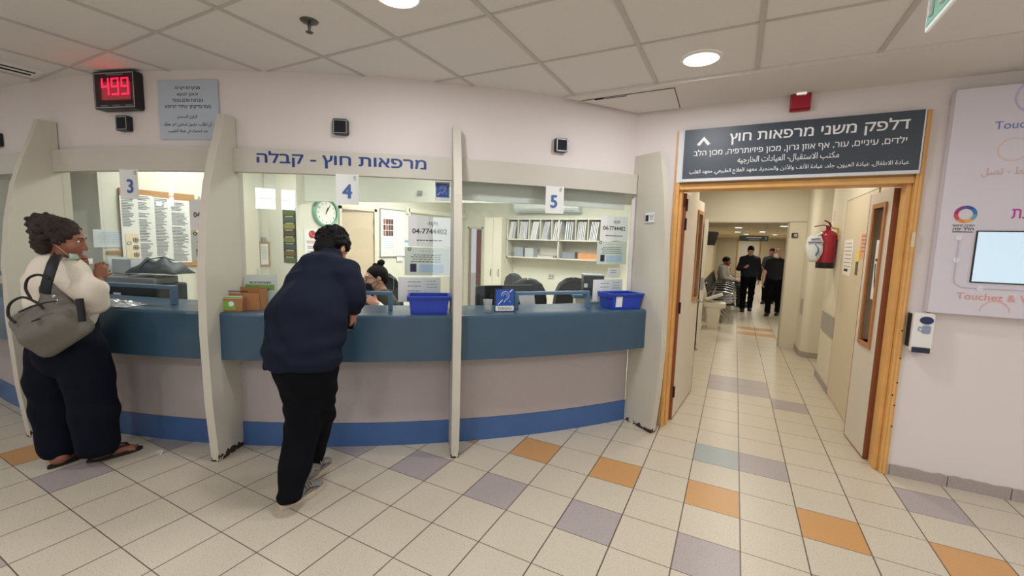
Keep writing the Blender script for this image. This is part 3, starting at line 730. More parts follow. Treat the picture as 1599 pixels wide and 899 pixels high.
# red fire alarm flasher
t = root('fire_alarm', (0.196, 0.80, 2.6), 'red fire alarm flasher on the wall above the dark sign', 'alarm')
b = MB(); b.prism([(-0.062, 0, -0.075), (0.062, 0, -0.075), (0.062, 0, 0.04), (-0.062, 0, 0.04)], (0, -0.035, 0)); b.prism([(-0.062, -0.035, -0.075), (0.062, -0.035, -0.075), (0.058, -0.06, -0.06), (-0.058, -0.06, -0.06)], (0, 0, 0.09)); b.build('housing', mat('alarm red', '#a3182c', 0.35), t, bevel=0.004)
b = MB(); b.rbox((0, -0.045, 0.035), (0.06, 0.03, 0.03), 0.006, axis=1)
for i in range(3): b.bb((-0.03, -0.062, 0.026 + 0.008 * i), (0.03, -0.058, 0.030 + 0.008 * i))
b.build('strobe_lens', mat('clear lens', '#f5f5f5', 0.15, emit=0.4), t)

# information board with a screen
t = root('information_board', (1.00, 0.80, 1.165), 'large white information board with round symbols and a lit screen', 'board')
b = MB(); b.bb((0.0, -0.075, 0), (1.9, -0.005, 1.38)); b.build('board', mat('white board', '#dcd6e0', 0.35, var=0.01), t)
Yb = -0.0755
b = MB(); b.bb((0.175, -0.082, 0.205), (1.0, -0.075, 0.525)); b.build('screen_frame', M_black, t)
b = MB(); b.bb((0.182, -0.084, 0.212), (0.993, -0.0815, 0.518)); b.build('screen', mat('lit screen', '#cfe9fb', 0.2, emit=0.42, var=0), t)
b = MB(); b.rbox((0.50, -0.0845, 0.35), (0.2, 0.001, 0.13), 0.02, axis=1); b.build('screen_button', mat('screen tile', '#e6f3fc', 0.3, emit=0.5), t)
def printed(nm, colr, f):
    b = MB(); f(b); return b.build(nm, mat(nm.replace('_', ' '), colr, 0.5, var=0), t)
printed('lilac_circle', '#c3b8dd', lambda b: b.ring((0.36, Yb, 1.305), 0.092, 0.103, -0.001, 0, 40))
printed('beige_circle', '#dcc7bf', lambda b: b.ring((0.285, Yb, 1.005), 0.062, 0.069, -0.001, 0, 40))
printed('salmon_circle', '#e3b9ae', lambda b: b.ring((0.305, Yb, 0.03), 0.062, 0.069, -0.001, 0, 32, 0, 180))
printed('blue_words', '#6f86bd', lambda b: b.text('Touch&', 0.06, (0.19, Yb, 1.15), width=0.20, height=0.046, align='LEFT', bold=0.008))
printed('beige_words', '#d6b8ab', lambda b: b.text(arab('اضغط - تصل'), 0.06, (0.29, Yb, 0.875), width=0.26, height=0.055, bold=0.006))
printed('magenta_words', '#c0399a', lambda b: b.text(heb('עת'), 0.07, (0.36, Yb, 0.628), width=0.085, height=0.055, bold=0.014))
printed('salmon_words', '#e0a08c', lambda b: b.text('Touchez & Visitez', 0.06, (0.125, Yb, 0.118), width=0.44, height=0.042, align='LEFT', bold=0.008))
def trace(b):
    pts = [(0.10, Yb, 0.465), (0.10, Yb, 0.30), (0.10, Yb, 0.22)] + [(0.16 - 0.06 * cos(radians(a)), Yb, 0.22 - 0.05 * sin(radians(a))) for a in (30, 60, 90)] + [(0.6, Yb, 0.17)]
    b.tube(pts, 0.006, 6, flat=0.2)
printed('route_line', '#c5c0d2', trace)
printed('route_stops', '#e8e6ee', lambda b: [b.disc(c, 0.016, -0.004, 0, 20) for c in ((0.10, Yb, 0.48), (0.10, Yb, 0.34), (0.225, Yb, 0.17))])
for i, hx in enumerate(('#2f79b8', '#2f4f9a', '#7d3f8f', '#b0306a', '#d8485a', '#e88a3c', '#e9a94a', '#6fa7b0')):
    b = MB(); b.ring((0.115, Yb, 0.625), 0.034, 0.053, -0.0015, 0, 8, 45 * i, 45 * i + 45); b.build('logo_arc', mat('logo ' + hx, hx, 0.5, var=0), t)
b = MB(); b.text(heb('המרכז הרפואי'), 1, (0.113, Yb, 0.556), width=0.10, height=0.012, bold=0.01); b.text(heb('הלל יפה'), 1, (0.113, Yb, 0.536), width=0.095, height=0.02, bold=0.02); b.bb((0.065, Yb - 0.001, 0.514), (0.16, Yb, 0.519)); b.build('logo_words', M_ink, t)

# hand gel dispenser
t = root('soap_dispenser', (0.985, 0.80, 0.895), 'white hand gel dispenser on the wall below the information board', 'dispenser')
b = MB(); b.rbox((0, -0.045, 0.13), (0.105, 0.09, 0.26), 0.012, axis=1); b.build('case', M_white, t, bevel=0.005)
b = MB(); b.bb((-0.045, -0.096, 0.0), (0.045, -0.02, 0.035)); b.build('nozzle_cover', mat('dark blue plastic', '#1d2740', 0.4), t)
b = MB(); b.disc((0.012, -0.091, 0.215), 0.034, -0.002, 0, 24); b.v = [(p[0], p[1], 0.215 + (p[2] - 0.215) * 0.75) for p in b.v]; b.build('label_oval', mat('navy label', '#26305c', 0.5), t)
b = MB(); b.rbox((0.015, -0.0915, 0.155), (0.042, 0.003, 0.055), 0.012, axis=1); b.tube([(-0.005, -0.0925, 0.165), (-0.02, -0.0925, 0.17), (-0.025, -0.0925, 0.15), (-0.006, -0.0925, 0.14)], 0.003, 6); b.build('picture', mat('steel blue print', '#8e9bb4', 0.5), t)
b = MB(); b.bb((-0.058, -0.06, 0.03), (-0.0535, -0.0, 0.25)); b.build('side_band', M_black, t)
# exit sign hanging near the camera
M_exit = mat('exit green', '#1f9a72', 0.4, emit=0.15)
t = root('exit_sign', (0.352, -1.08, 2.24), 'green and white exit sign hanging from the ceiling at the top edge', 'sign')
b = MB(); b.bb((-0.004, -0.72, 0), (0.004, 0, 0.2)); b.build('panel', mat('white panel', '#e8f2ee', 0.4, emit=0.15), t)
b = MB()
for s in (-1, 1): b.bb((s * 0.0042, -0.71, 0.012), (s * 0.0055, -0.01, 0.188))
b.build('green_field', M_exit, t)
b = MB()
for s in (-1, 1):
    for y0, z0, y1, z1 in ((-0.05, 0.03, -0.05, 0.17), (-0.05, 0.165, -0.13, 0.165), (-0.13, 0.17, -0.13, 0.03), (-0.19, 0.03, -0.23, 0.17), (-0.19, 0.03, -0.29, 0.03), (-0.35, 0.03, -0.35, 0.17), (-0.35, 0.165, -0.43, 0.165)):
        b.tube([(s * 0.0058, y0, z0), (s * 0.0058, y1, z1)], 0.009, 6)
b.build('lettering', mat('white lettering', '#f0f1f2', 0.5), t)
b = MB()
for y in (-0.1, -0.62): b.tube([(0, y, 0.2), (0, y, ZC - 2.24)], 0.004, 6)
b.build('hanging_rod', M_chrome, t)
# sprinkler head
t = root('sprinkler_head', (-2.19, -1.37, ZC), 'dark metal sprinkler head in the lobby ceiling', 'sprinkler')
M_sprk = mat('aged metal', '#5f625f', 0.35, metal=0.8)
b = MB(); b.lathe([(0.001, -0.012), (0.02, -0.014), (0.042, -0.006), (0.046, -0.0005)], n=24); b.build('escutcheon', M_sprk, t)
b = MB(); b.lathe([(0.009, -0.013), (0.009, -0.03), (0.006, -0.045), (0.006, -0.055)], n=12); b.lathe([(0.001, -0.055), (0.018, -0.055), (0.018, -0.059), (0.001, -0.060)], n=16); b.build('deflector', M_sprk, t)
# slot vent
t = root('air_vent', (-4.72, -1.98, ZC), 'dark slotted air vent in the ceiling at the left edge', 'vent')
b = MB(); b.bb((-0.10, -0.32, -0.008), (0.12, 0.29, -0.0005)); b.build('frame', M_white, t)
b = MB(); b.bb((-0.06, -0.3, -0.0095), (-0.02, 0.27, -0.008)); b.bb((0.03, -0.3, -0.0095), (0.06, 0.27, -0.008)); b.build('slot', M_dark, t)

# ---------------------------------------------------------------- on the counter and the glass
# window numbers
for ph, n, lab, bend in ((2.6, '2', 'curled paper number card hanging at the far window', 3), (17.72, '3', 'curled white card with blue 3 hanging in front of the glass', 0), (32.68, '4', 'white card with blue 4 hanging in front of the glass', 0), (47.05, '5', 'white card with blue 5 hanging in front of the glass', 0)):
    t = bay('number_card', ph, 0.012, 1.872, lab, 'number card', 'window number cards')
    b = MB(); w, h = 0.077, 0.103; n_ = 8
    vs, fs = [], []
    for i in range(n_ + 1):
        x = -w + 2 * w * i / n_; y = -0.012 * (x / w) ** 2 + 0.006
        for z in (-h, h): vs += [(x, y, z), (x, y + 0.0015, z)]
    for i in range(n_):
        a = i * 4; fs += [(a, a + 4, a + 6, a + 2), (a + 1, a + 3, a + 7, a + 5), (a, a + 1, a + 5, a + 4), (a + 2, a + 6, a + 7, a + 3)]
    fs += [(0, 2, 3, 1), (n_ * 4, n_ * 4 + 1, n_ * 4 + 3, n_ * 4 + 2)]
    b.raw(vs, fs); b.build('card', M_paper, t)
    b = MB(); b.text(n, 1, (-0.003, 0.003, -0.012), height=0.092, bold=0.03); b.build('number', mat('window number blue', '#4668a8', 0.5), t)
    b = MB(); b.ring((0.05, -0.001, 0.083), 0.006, 0.009, -0.001, 0, 16); b.bb((0.042, -0.002, 0.066), (0.058, -0.001, 0.069)); b.build('small_logo', M_greyink, t)
# sheets on the glass
def textlines(b, x0, x1, zs, h=0.004, y=-0.0016, seed=1, center=True):
    rnd = random.Random(seed)
    for z in zs:
        a = x0 + (x1 - x0) * rnd.uniform(0, 0.14); c = x1 - (x1 - x0) * rnd.uniform(0, 0.14); x = a
        while x < c:
            l = rnd.uniform(0.012, 0.03); b.bb((x, y, z - h / 2), (min(x + l, c), y + 0.0008, z + h / 2)); x += l + 0.006
M_sheet2 = mat('grey green sheet', '#cdd8cd', 0.7, var=0.02); M_sky = mat('pale blue print', '#a9c3d6', 0.6)
M_purp = mat('dark purple print', '#2c2546', 0.6)
def fax_sheet(ph, z, off, s, lab, kind=0):
    t = bay('paper_notice', ph, off, z, lab, 'notice', 'printed sheets on the glass')
    if kind == 0:
        b = MB(); b.bb((-0.155 * s, -0.0008, 0), (0.155 * s, 0.0008, 0.22 * s)); b.build('sheet', M_paper, t)
        b = MB(); b.text(heb('פקס-'), 1, (0.02 * s, -0.001, 0.165 * s), height=0.03 * s, bold=0.01); b.text('04-7744402', 1, (0, -0.001, 0.112 * s), width=0.25 * s, bold=0.02)
        textlines(b, -0.1 * s, 0.1 * s, [0.045 * s], 0.007, seed=4); b.build('printed_text', M_ink, t)
    elif kind == 1:
        b = MB(); b.bb((-0.165 * s, -0.0008, 0), (0.165 * s, 0.0008, 0.205 * s)); b.build('sheet', M_sheet2, t)
        b = MB(); textlines(b, -0.13 * s, 0.13 * s, [0.15 * s, 0.135 * s, 0.118 * s, 0.1 * s], 0.005, seed=6)
        b.ring((-0.13 * s, -0.001, 0.192 * s), 0.008, 0.013, -0.001, 0, 16); b.build('printed_text', M_ink, t)
        b = MB(); b.bb((-0.125 * s, -0.0016, 0.025 * s), (-0.08 * s, -0.0008, 0.085 * s)); b.build('dark_square', M_purp, t)
        b = MB(); b.bb((-0.06 * s, -0.0016, 0.022 * s), (0.12 * s, -0.0008, 0.08 * s)); textlines(b, -0.07 * s, 0.07 * s, [0.18 * s], 0.008, seed=8); b.build('blue_print', M_sky, t)
    else:
        w, h = (0.155, 0.185) if kind == 2 else (0.062, 0.085)
        b = MB(); b.bb((-w, -0.0008, 0), (w, 0.0008, h)); b.build('sheet', M_paper, t)
        b = MB(); textlines(b, -w * 0.6, w * 0.1 if kind == 2 else w * 0.6, [h * 0.82, h * 0.65, h * 0.45] if kind == 2 else [h * 0.7, h * 0.5], 0.005, seed=int(ph))
        if kind == 2: textlines(b, w * 0.3, w * 0.85, [h * 0.85, h * 0.72, h * 0.6], 0.004, seed=2)
        b.build('printed_text', M_greyink, t)
    return t
G4, G5 = -0.075, -0.075
fax_sheet(38.05, 1.49, G4, 1.0, 'white fax number sheet on the glass of window 4 beside the slim divider')
fax_sheet(37.9, 1.277, G4 + 0.003, 1.0, 'grey green sheet with dark square below the fax number in window 4', 1)
fax_sheet(37.35, 1.075, G4 - 0.003, 0.95, 'white sheet standing behind the blue tray at window 4', 2)
fax_sheet(53.1, 1.575, G5, 0.94, 'white fax number sheet on the glass of window 5 near the doorway')
fax_sheet(52.95, 1.375, G5 + 0.003, 0.95, 'grey green sheet with dark square below the fax number in window 5', 1)
fax_sheet(53.3, 1.26, G5 - 0.003, 1, 'small white slip under the grey green sheet in window 5', 3)
fax_sheet(52.75, 1.06, G5, 0.95, 'white sheet standing behind the blue tray at window 5', 2)
fax_sheet(23.0, 1.56, -0.062, 1.0, 'white sheet starting with 04 on the glass of window 3 beside the divider fin')
fax_sheet(23.1, 1.345, -0.06, 1.0, 'grey green sheet below the 04 sheet in window 3', 1)
fax_sheet(23.0, 1.02, -0.062, 0.6, 'white slip standing on the counter at the divider fin of window 3', 3)
def ear_symbol(b, c, s, y):
    P = lambda u, v: (c[0] + u * s, y, c[2] + v * s)
    pts = [P(0.30 + 0.34 * cos(radians(a)) - 0.28, 0.18 + 0.34 * sin(radians(a))) for a in range(190, -60, -15)] + [P(-0.02, -0.3), P(-0.1, -0.42)]
    b.tube(pts, 0.075 * s, 6, flat=0.3)
    b.tube([P(0.02 + 0.17 * cos(radians(a)), 0.16 + 0.17 * sin(radians(a))) for a in range(200, -50, -20)], 0.05 * s, 6, flat=0.3)
    b.tube([P(-0.62, -0.62), P(-0.22, -0.2)], 0.11 * s, 6, flat=0.3); b.tube([P(0.40, 0.46), P(0.66, 0.72)], 0.11 * s, 6, flat=0.3)
    b.disc((c[0] + 0.45 * s, y, c[2] - 0.35 * s), 0.05 * s, -0.001, 0.001, 8)
M_sgn = mat('sign blue', '#2352a8', 0.45, var=0.02)
t = bay('hearing_sign', 38.92, -0.066, 1.90, 'small blue hearing loop sticker high on the glass beside the slim divider', 'sign')
b = MB(); b.bb((-0.055, -0.0008, -0.075), (0.055, 0.0008, 0.065)); b.build('backing', M_paper, t)
b = MB(); b.bb((-0.047, -0.0016, -0.048), (0.047, -0.0008, 0.055)); b.build('blue_square', M_sgn, t)
b = MB(); ear_symbol(b, (0, 0, 0.003), 0.062, -0.002); b.build('ear_symbol', M_white, t)
t = bay('hearing_sign', 43.33, 0.055, 1.019, 'blue hearing loop sign with white ear standing on the counter', 'sign')
b = MB(); b.bb((-0.077, -0.003, 0), (0.077, 0.003, 0.172)); b.slot(0); b.bb((-0.07, 0.003, 0), (0.07, 0.05, 0.004)); b.build('stand', M_black, t)
b = MB(); b.bb((-0.071, -0.0045, 0.045), (0.071, -0.003, 0.168)); b.build('blue_square', M_sgn, t)
b = MB(); b.bb((-0.071, -0.0045, 0.006), (0.071, -0.003, 0.045)); b.build('caption_strip', M_paper, t)
b = MB(); ear_symbol(b, (0.0, 0, 0.107), 0.085, -0.005); b.build('ear_symbol', M_white, t)
b = MB(); textlines(b, -0.06, 0.06, [0.034, 0.024, 0.014], 0.004, y=-0.0055, seed=3); b.build('printed_text', M_greyink, t)
# card on the right-hand divider
t = root('card_notice', pol(54.58, 0.17, 1.77), 'small white card with dark square on the cream divider by the door frame', 'notice', rz=radians(54.58 - 90))
b = MB(); b.bb((-0.05, -0.002, -0.04), (0.05, 0, 0.04)); b.build('card', M_paper, t)
b = MB(); b.bb((-0.045, -0.003, -0.03), (-0.012, -0.002, 0.02)); b.build('dark_square', M_purp, t)
b = MB(); textlines(b, 0.0, 0.045, [0.02, 0.008, -0.004, -0.016], 0.004, y=-0.003, seed=9); b.build('printed_text', M_greyink, t)
# blue trays
M_tray = mat('blue plastic tray', '#1f3fae', 0.3, var=0.05)
def tray(ph, turn, lab, w, d, h):
    t = bay('blue_tray', ph, 0.045, 1.019, lab, 'tray', 'blue plastic trays', turn)
    def ringpts(k, z): return [(-w * k, -d * k, z), (w * k, -d * k, z), (w * k, d * k, z), (-w * k, d * k, z)]
    b = MB(); k0, k1, e = 0.9, 1.0, 0.006
    A = ringpts(k0, 0); B = ringpts(k1, h); C_ = [(p[0] - math.copysign(e, p[0]), p[1] - math.copysign(e, p[1]), p[2]) for p in B]; D = [(p[0] - math.copysign(e, p[0]), p[1] - math.copysign(e, p[1]), e) for p in A]
    vs = A + B + C_ + D; fs = [(3, 2, 1, 0)]
    for i in range(4):
        j = (i + 1) % 4; fs += [(i, j, 4 + j, 4 + i), (4 + i, 4 + j, 8 + j, 8 + i), (8 + i, 8 + j, 12 + j, 12 + i)]
    fs.append((12, 13, 14, 15)); b.raw(vs, fs); b.build('body', M_tray, t)
    b = MB(); q = 0.012
    b.bb((-w - q, -d - q, h - 0.012), (w + q, -d + 0.001, h)); b.bb((-w - q, d - 0.001, h - 0.012), (w + q, d + q, h)); b.bb((-w - q, -d, h - 0.035), (-w + 0.001, d, h)); b.bb((w - 0.001, -d, h - 0.035), (w + q, d, h)); b.build('rim', M_tray, t)
    return t
tray(38.05, 0, 'blue plastic tray on the counter under window 4 beside the slim divider', 0.14, 0.10, 0.128)
t = tray(53.15, -4, 'blue plastic tray with white label on the counter end by the doorway', 0.145, 0.10, 0.128)
b = MB(); b.bb((-0.11, -0.101, 0.02), (-0.05, -0.098, 0.105)); b.v = [(p[0], p[1] + (0.105 - p[2]) * 0.08, p[2]) for p in b.v]; b.build('paper_label', M_paper, t)
# plastic cup
CUP = GLASS.copy(); CUP.name = 'frosted cup plastic'
_m = [n for n in CUP.node_tree.nodes if n.type == 'BSDF_TRANSPARENT'][0]; _d = CUP.node_tree.nodes.new('ShaderNodeBsdfDiffuse'); _x = CUP.node_tree.nodes.new('ShaderNodeMixShader'); _x.inputs[0].default_value = 0.28
_to = _m.outputs[0].links[0].to_socket; CUP.node_tree.links.new(_m.outputs[0], _x.inputs[1]); CUP.node_tree.links.new(_d.outputs[0], _x.inputs[2]); CUP.node_tree.links.new(_x.outputs[0], _to)
t = bay('plastic_cup', 42.05, 0.085, 1.019, 'clear plastic cup on the counter beside the blue ear sign', 'cup')
b = MB(); b.lathe([(0.001, 0.002), (0.024, 0.002), (0.0245, 0.02), (0.027, 0.022), (0.034, 0.095), (0.0365, 0.096), (0.0335, 0.093), (0.0265, 0.022), (0.001, 0.006)], n=20); b.build('cup', CUP, t)
# cardboard leaflet holder
M_card = mat('brown cardboard', '#a9764a', 0.75, var=0.08, scale=20)
t = bay('leaflet_holder', 25.85, 0.06, 1.019, 'brown cardboard leaflet holder with two tiers on the counter beside the divider', 'holder', turn=9)
b = MB()
b.bb((-0.115, -0.02, 0.0), (0.125, 0.10, 0.004)); b.bb((-0.115, -0.02, 0.004), (-0.112, 0.10, 0.145)); b.bb((0.122, -0.02, 0.004), (0.125, 0.10, 0.14)); b.bb((-0.115, 0.097, 0.004), (0.125, 0.10, 0.148)); b.bb((-0.115, -0.02, 0.004), (0.125, -0.017, 0.118))
b.build('tall_tier', M_card, t)
b = MB(); b.bb((-0.125, -0.075, 0.0), (0.035, -0.072, 0.088)); b.bb((-0.125, -0.072, 0.0), (-0.122, -0.021, 0.092)); b.bb((0.032, -0.072, 0.0), (0.035, -0.021, 0.092)); b.bb((-0.122, -0.072, 0.0), (0.032, -0.021, 0.003)); b.build('front_tier', M_card, t)
M_grn = mat('leaflet green', '#7fb24c', 0.6, var=0.35, scale=35)
b = MB(); b.bb((-0.085, -0.0765, 0.012), (-0.01, -0.075, 0.07)); b.build('green_label', M_grn, t)
b = MB(); b.disc((-0.035, -0.077, 0.052), 0.017, -0.001, 0, 16); b.build('white_patch', M_paper, t)
b = MB(); b.bb((-0.118, -0.066, 0.01), (0.028, -0.058, 0.104)); b.slot(1); b.bb((-0.118, -0.0675, 0.092), (0.028, -0.066, 0.100)); b.build('leaflets', [M_paper, M_grn], t)
b = MB(); b.bb((-0.095, -0.0212, 0.128), (0.05, -0.0195, 0.134)); b.build('slot', M_dark, t)
t = bay('leaflet_card', 26.1, -0.066, 1.019, 'white leaflet card with green picture standing up behind the cardboard holder', 'leaflet', turn=9)
b = MB(); b.bb((-0.125, -0.002, 0.0), (0.135, 0.002, 0.235)); b.v = [(p[0], p[1] + p[2] * 0.12, p[2]) for p in b.v]; b.build('card', M_paper, t)
b = MB(); b.bb((-0.085, -0.0035, 0.125), (0.115, -0.0022, 0.165)); b.v = [(p[0], p[1] + p[2] * 0.12, p[2]) for p in b.v]; b.build('green_picture', M_grn, t)
b = MB(); textlines(b, -0.07, 0.11, [0.182, 0.174], 0.005, y=-0.003, seed=12); b.v = [(p[0], p[1] + p[2] * 0.12, p[2]) for p in b.v]; b.build('printed_text', M_ink, t)
# crumpled plastic by the woman
t = bay('plastic_bag', 16.9, 0.09, 1.019, 'crumpled clear plastic wrapping on the counter under window 3', 'wrapping')
rnd = random.Random(11); n = 14; vs, fs = [], []
for i in range(n + 1):
    for j in range(n + 1):
        u, v = i / n * 2 - 1, j / n * 2 - 1; e = max(0, 1 - u * u) * max(0, 1 - v * v)
        vs.append((u * 0.19 + rnd.uniform(-.01, .01), v * 0.085 + rnd.uniform(-.008, .008), 0.002 + e * rnd.uniform(0.008, 0.045)))
for i in range(n):
    for j in range(n): a = i * (n + 1) + j; fs.append((a, a + n + 1, a + n + 2, a + 1))
b = MB(); b.raw(vs, fs); o = b.build('wrapping', mat('crinkled plastic', '#c9ced4', 0.12, metal=0.35, spec=0.8), t); m = o.modifiers.new('solid', 'SOLIDIFY'); m.thickness = 0.001
# paper scrap on the floor

# ---------------------------------------------------------------- behind the glass
M_cork = mat('cork', '#b58a5c', 0.8, var=0.2, scale=60)
M_oak = mat('cupboard laminate', '#e0ddcf', 0.5, var=0.02)
def wallx(name, x, y, z, label, cat, group=None): return root(name, (x, y, z), label, cat, group, radians(90))   # faces +x: local x -> +y, local -y -> +x
# pin board with the long list
t = wallx('pin_board', -5.236, -0.77, 1.57, 'cork pin board covered by long printed lists behind window 3', 'pin board')
b = MB(); b.bb((-0.31, -0.02, -0.37), (0.31, 0, 0.37)); b.build('cork_board', M_cork, t)
rnd = random.Random(5)
for i, (x0, x1, z0, z1) in enumerate(((-0.315, -0.19, -0.27, 0.30), (-0.19, -0.06, -0.34, 0.32), (-0.06, 0.08, -0.345, 0.31), (0.08, 0.255, -0.335, 0.30))):
    b = MB(); b.bb((x0, -0.024, z0), (x1, -0.021, z1)); b.build('list_sheet', M_paper, t)
    b = MB(); z = z1 - 0.02
    while z > z0 + (0.02 if i else 0.28):
        w = rnd.uniform(0.5, 0.95) * (x1 - x0 - 0.025)
        if rnd.random() > 0.08: b.bb((x0 + 0.012, -0.0252, z), (x0 + 0.012 + w, -0.024, z + 0.0075))
        z -= 0.0145
    b.build('printed_text', M_greyink, t)
M_flw = [mat('flower yellow sheet', '#efe0c2', 0.7), mat('flower outline', '#5c636b', 0.6), mat('blue outline', '#7fa3c4', 0.6)]
b = MB(); b.bb((-0.29, -0.027, -0.33), (-0.19, -0.0245, -0.05)); b.slot(1)
for z in (-0.11, -0.18, -0.25):
    for k in range(5): b.ring((-0.215 + 0.014 * cos(k * 1.257), -0.028, z + 0.014 * sin(k * 1.257)), 0.006, 0.011, -0.0012, 0, 10)
b.slot(2); b.ring((-0.265, -0.028, -0.14), 0.012, 0.018, -0.0012, 0, 16); b.build('flower_sheet', M_flw, t)
# wall sheets and the blue sticker
for i, (y, z, w, h, lab) in enumerate(((-1.15, 1.47, 0.13, 0.16, 'pale blue printed sheet on the office wall above the brown clip strip'), (-1.10, 1.17, 0.10, 0.26, 'long pale sheet hanging below the brown clip strip in the office'), (-1.0, 1.07, 0.14, 0.24, 'bluish paper leaning by the office wall behind the woman\'s hands'))):
    t = wallx('paper_notice', -5.236 + 0.02 * i, y, z, lab, 'notice')
    b = MB(); b.bb((-w, -0.003, -h / 2), (w, 0, h / 2)); b.build('sheet', mat('bluish paper', '#d5dfe6', 0.7), t)
    b = MB(); textlines(b, -w * 0.8, w * 0.8, [h * (0.35 - 0.1 * k) for k in range(7)], 0.004, y=-0.0045, seed=20 + i); b.build('printed_text', mat('faint print', '#a9b6c2', 0.7), t)
t = wallx('clip_strip', -5.236, -1.11, 1.345, 'short brown strip holding papers on the office wall', 'strip'); b = MB(); b.rbox((0, -0.006, 0), (0.17, 0.012, 0.028), 0.004, axis=1); b.build('strip', M_cork, t)
t = wallx('wall_sticker', -5.236, -0.985, 1.42, 'blue outlined sticker between the pinned lists and the pale sheets', 'sticker')
b = MB(); b.ring((0, -0.002, -0.03), 0.04, 0.055, -0.002, 0, 20); b.v = [(p[0] * 0.8, p[1], p[2] * 1.25) for p in b.v]; b.tube([(0, -0.003, 0.03), (-0.01, -0.003, 0.12)], 0.005, 6); b.ell((-0.05, -0.004, -0.04), (0.014, 0.004, 0.03)); b.ell((0.05, -0.004, -0.04), (0.014, 0.004, 0.03)); b.build('sticker', mat('sticker blue', '#93afcb', 0.5), t)
# inner desks
M_desk = mat('desk laminate', '#a9a79c', 0.5)
for i, (a, c) in enumerate(BAYS):
    if i == 0: continue
    c = c - 4 if i == 3 else c
    b = MB(); b.arc([(-0.30, 0.72), (-0.30, 0.745), (-0.78, 0.745), (-0.78, 0.72)], a + 1, c - 1); cen = pol((a + c) / 2, -0.5, 0.0)
    r = root('inner_desk', cen, 'grey inner desk behind the glass of window %d' % (i + 2), 'desk', 'inner desks')
    o = b.build('desk_top', M_desk, r, origin=cen); o.location = (0, 0, 0)
    for ph in (a + 1.5, c - 1.5):
        b = MB(); b.arc([(-0.34, 0.0), (-0.34, 0.72), (-0.74, 0.72), (-0.74, 0.0)], ph - 0.15, ph + 0.15, 0.3); o = b.build('side_panel', M_desk, r, origin=cen); o.location = (0, 0, 0)
# printer behind window 3 with a dark bag
t = bay('desk_printer', 18.5, -0.52, 0.747, 'dark desk printer behind the blue frame of window 3', 'printer'); q = at(228, 460, 3.80); t.location = (q[0], q[1], 0.747); t.scale = (1.25, 0.9, 1.32)
b = MB(); b.rbox((0, 0, 0.13), (0.46, 0.34, 0.26), 0.03); b.build('body', mat('charcoal plastic', '#2b2e33', 0.45), t, bevel=0.01)
b = MB(); b.bb((-0.2, -0.16, 0.26), (0.2, 0.1, 0.30)); b.v = [(p[0], p[1], p[2] + 0.1 * max(0, p[1]) if p[2] > 0.27 else p[2]) for p in b.v]; b.build('lid', mat('grey plastic', '#7c8186', 0.4), t, bevel=0.006)
b = MB(); b.bb((-0.12, -0.172, 0.16), (-0.06, -0.168, 0.20)); b.bb((-0.2, -0.172, 0.17), (-0.16, -0.168, 0.22)); b.build('paper_label', M_paper, t)
t = bay('folded_bag', 19.6, -0.34, 1.15, 'dark folded bag lying on top of the printer behind window 3', 'bag'); q = at(252, 436, 3.78); t.location = (q[0], q[1], 1.175)
b = MB(); n = 12; vs, fs = [], []
for i in range(n + 1):
    for j in range(9):
        u, v = i / n * 2 - 1, j / 8 * 2 - 1; e = max(0, (1 - abs(u) ** 2.5)) * max(0, 1 - v * v)
        vs.append((u * 0.24, v * 0.11, 0.01 + 0.12 * e ** 0.6 * (1 + 0.25 * sin(9 * u + 3 * v))))
for i in range(n):
    for j in range(8): a = i * 9 + j; fs.append((a, a + 9, a + 10, a + 1))
b.raw(vs, fs, True); o = b.build('cloth', mat('slate nylon', '#4a535b', 0.55, var=0.2, bump=0.3), t); m = o.modifiers.new('solid', 'SOLIDIFY'); m.thickness = 0.006
b = MB(); b.tube([(-0.10, -0.10, 0.05), (-0.05, -0.06, 0.125), (0.05, -0.02, 0.15), (0.12, 0.02, 0.12)], 0.012, 6, flat=0.4); b.build('strap', M_black, t)
t = bay('clear_box', 16.2, -0.5, 1.01, 'clear plastic box with papers beside the dark bag behind window 3', 'box'); q = at(203, 425, 3.9); t.location = (q[0], q[1], 1.16)
b = MB(); b.bb((-0.1, -0.07, 0), (0.1, 0.07, 0.008)); b.bb((-0.1, -0.07, 0), (0.1, -0.066, 0.13)); b.bb((-0.1, 0.066, 0), (0.1, 0.07, 0.13)); b.bb((-0.1, -0.07, 0), (-0.096, 0.07, 0.13)); b.bb((0.096, -0.07, 0), (0.1, 0.07, 0.13)); b.build('box', mat('clear grey plastic', '#c3cbd0', 0.2, spec=0.8), t)
b = MB(); b.bb((-0.09, -0.06, 0.01), (0.09, 0.06, 0.11)); b.build('papers', M_paper, t)
# framed clipboard
t = wallx('clipboard', -5.236, 0.28, 1.315, 'small wood framed clipboard hanging on the office wall left of the clock', 'clipboard')
b = MB(); b.bb((-0.062, -0.012, -0.15), (0.062, 0, 0.15)); b.build('board', mat('pale wood', '#c79f7c', 0.5, var=0.1), t)
b = MB(); b.bb((-0.046, -0.0135, -0.13), (0.046, -0.012, 0.12)); b.build('sheet', M_paper, t)
b = MB(); textlines(b, -0.04, 0.04, [0.08 - 0.02 * k for k in range(8)], 0.004, y=-0.0145, seed=31); b.build('printed_text', M_greyink, t)
b = MB(); b.bb((-0.025, -0.02, 0.14), (0.025, 0, 0.20)); b.build('clip', M_alu, t)
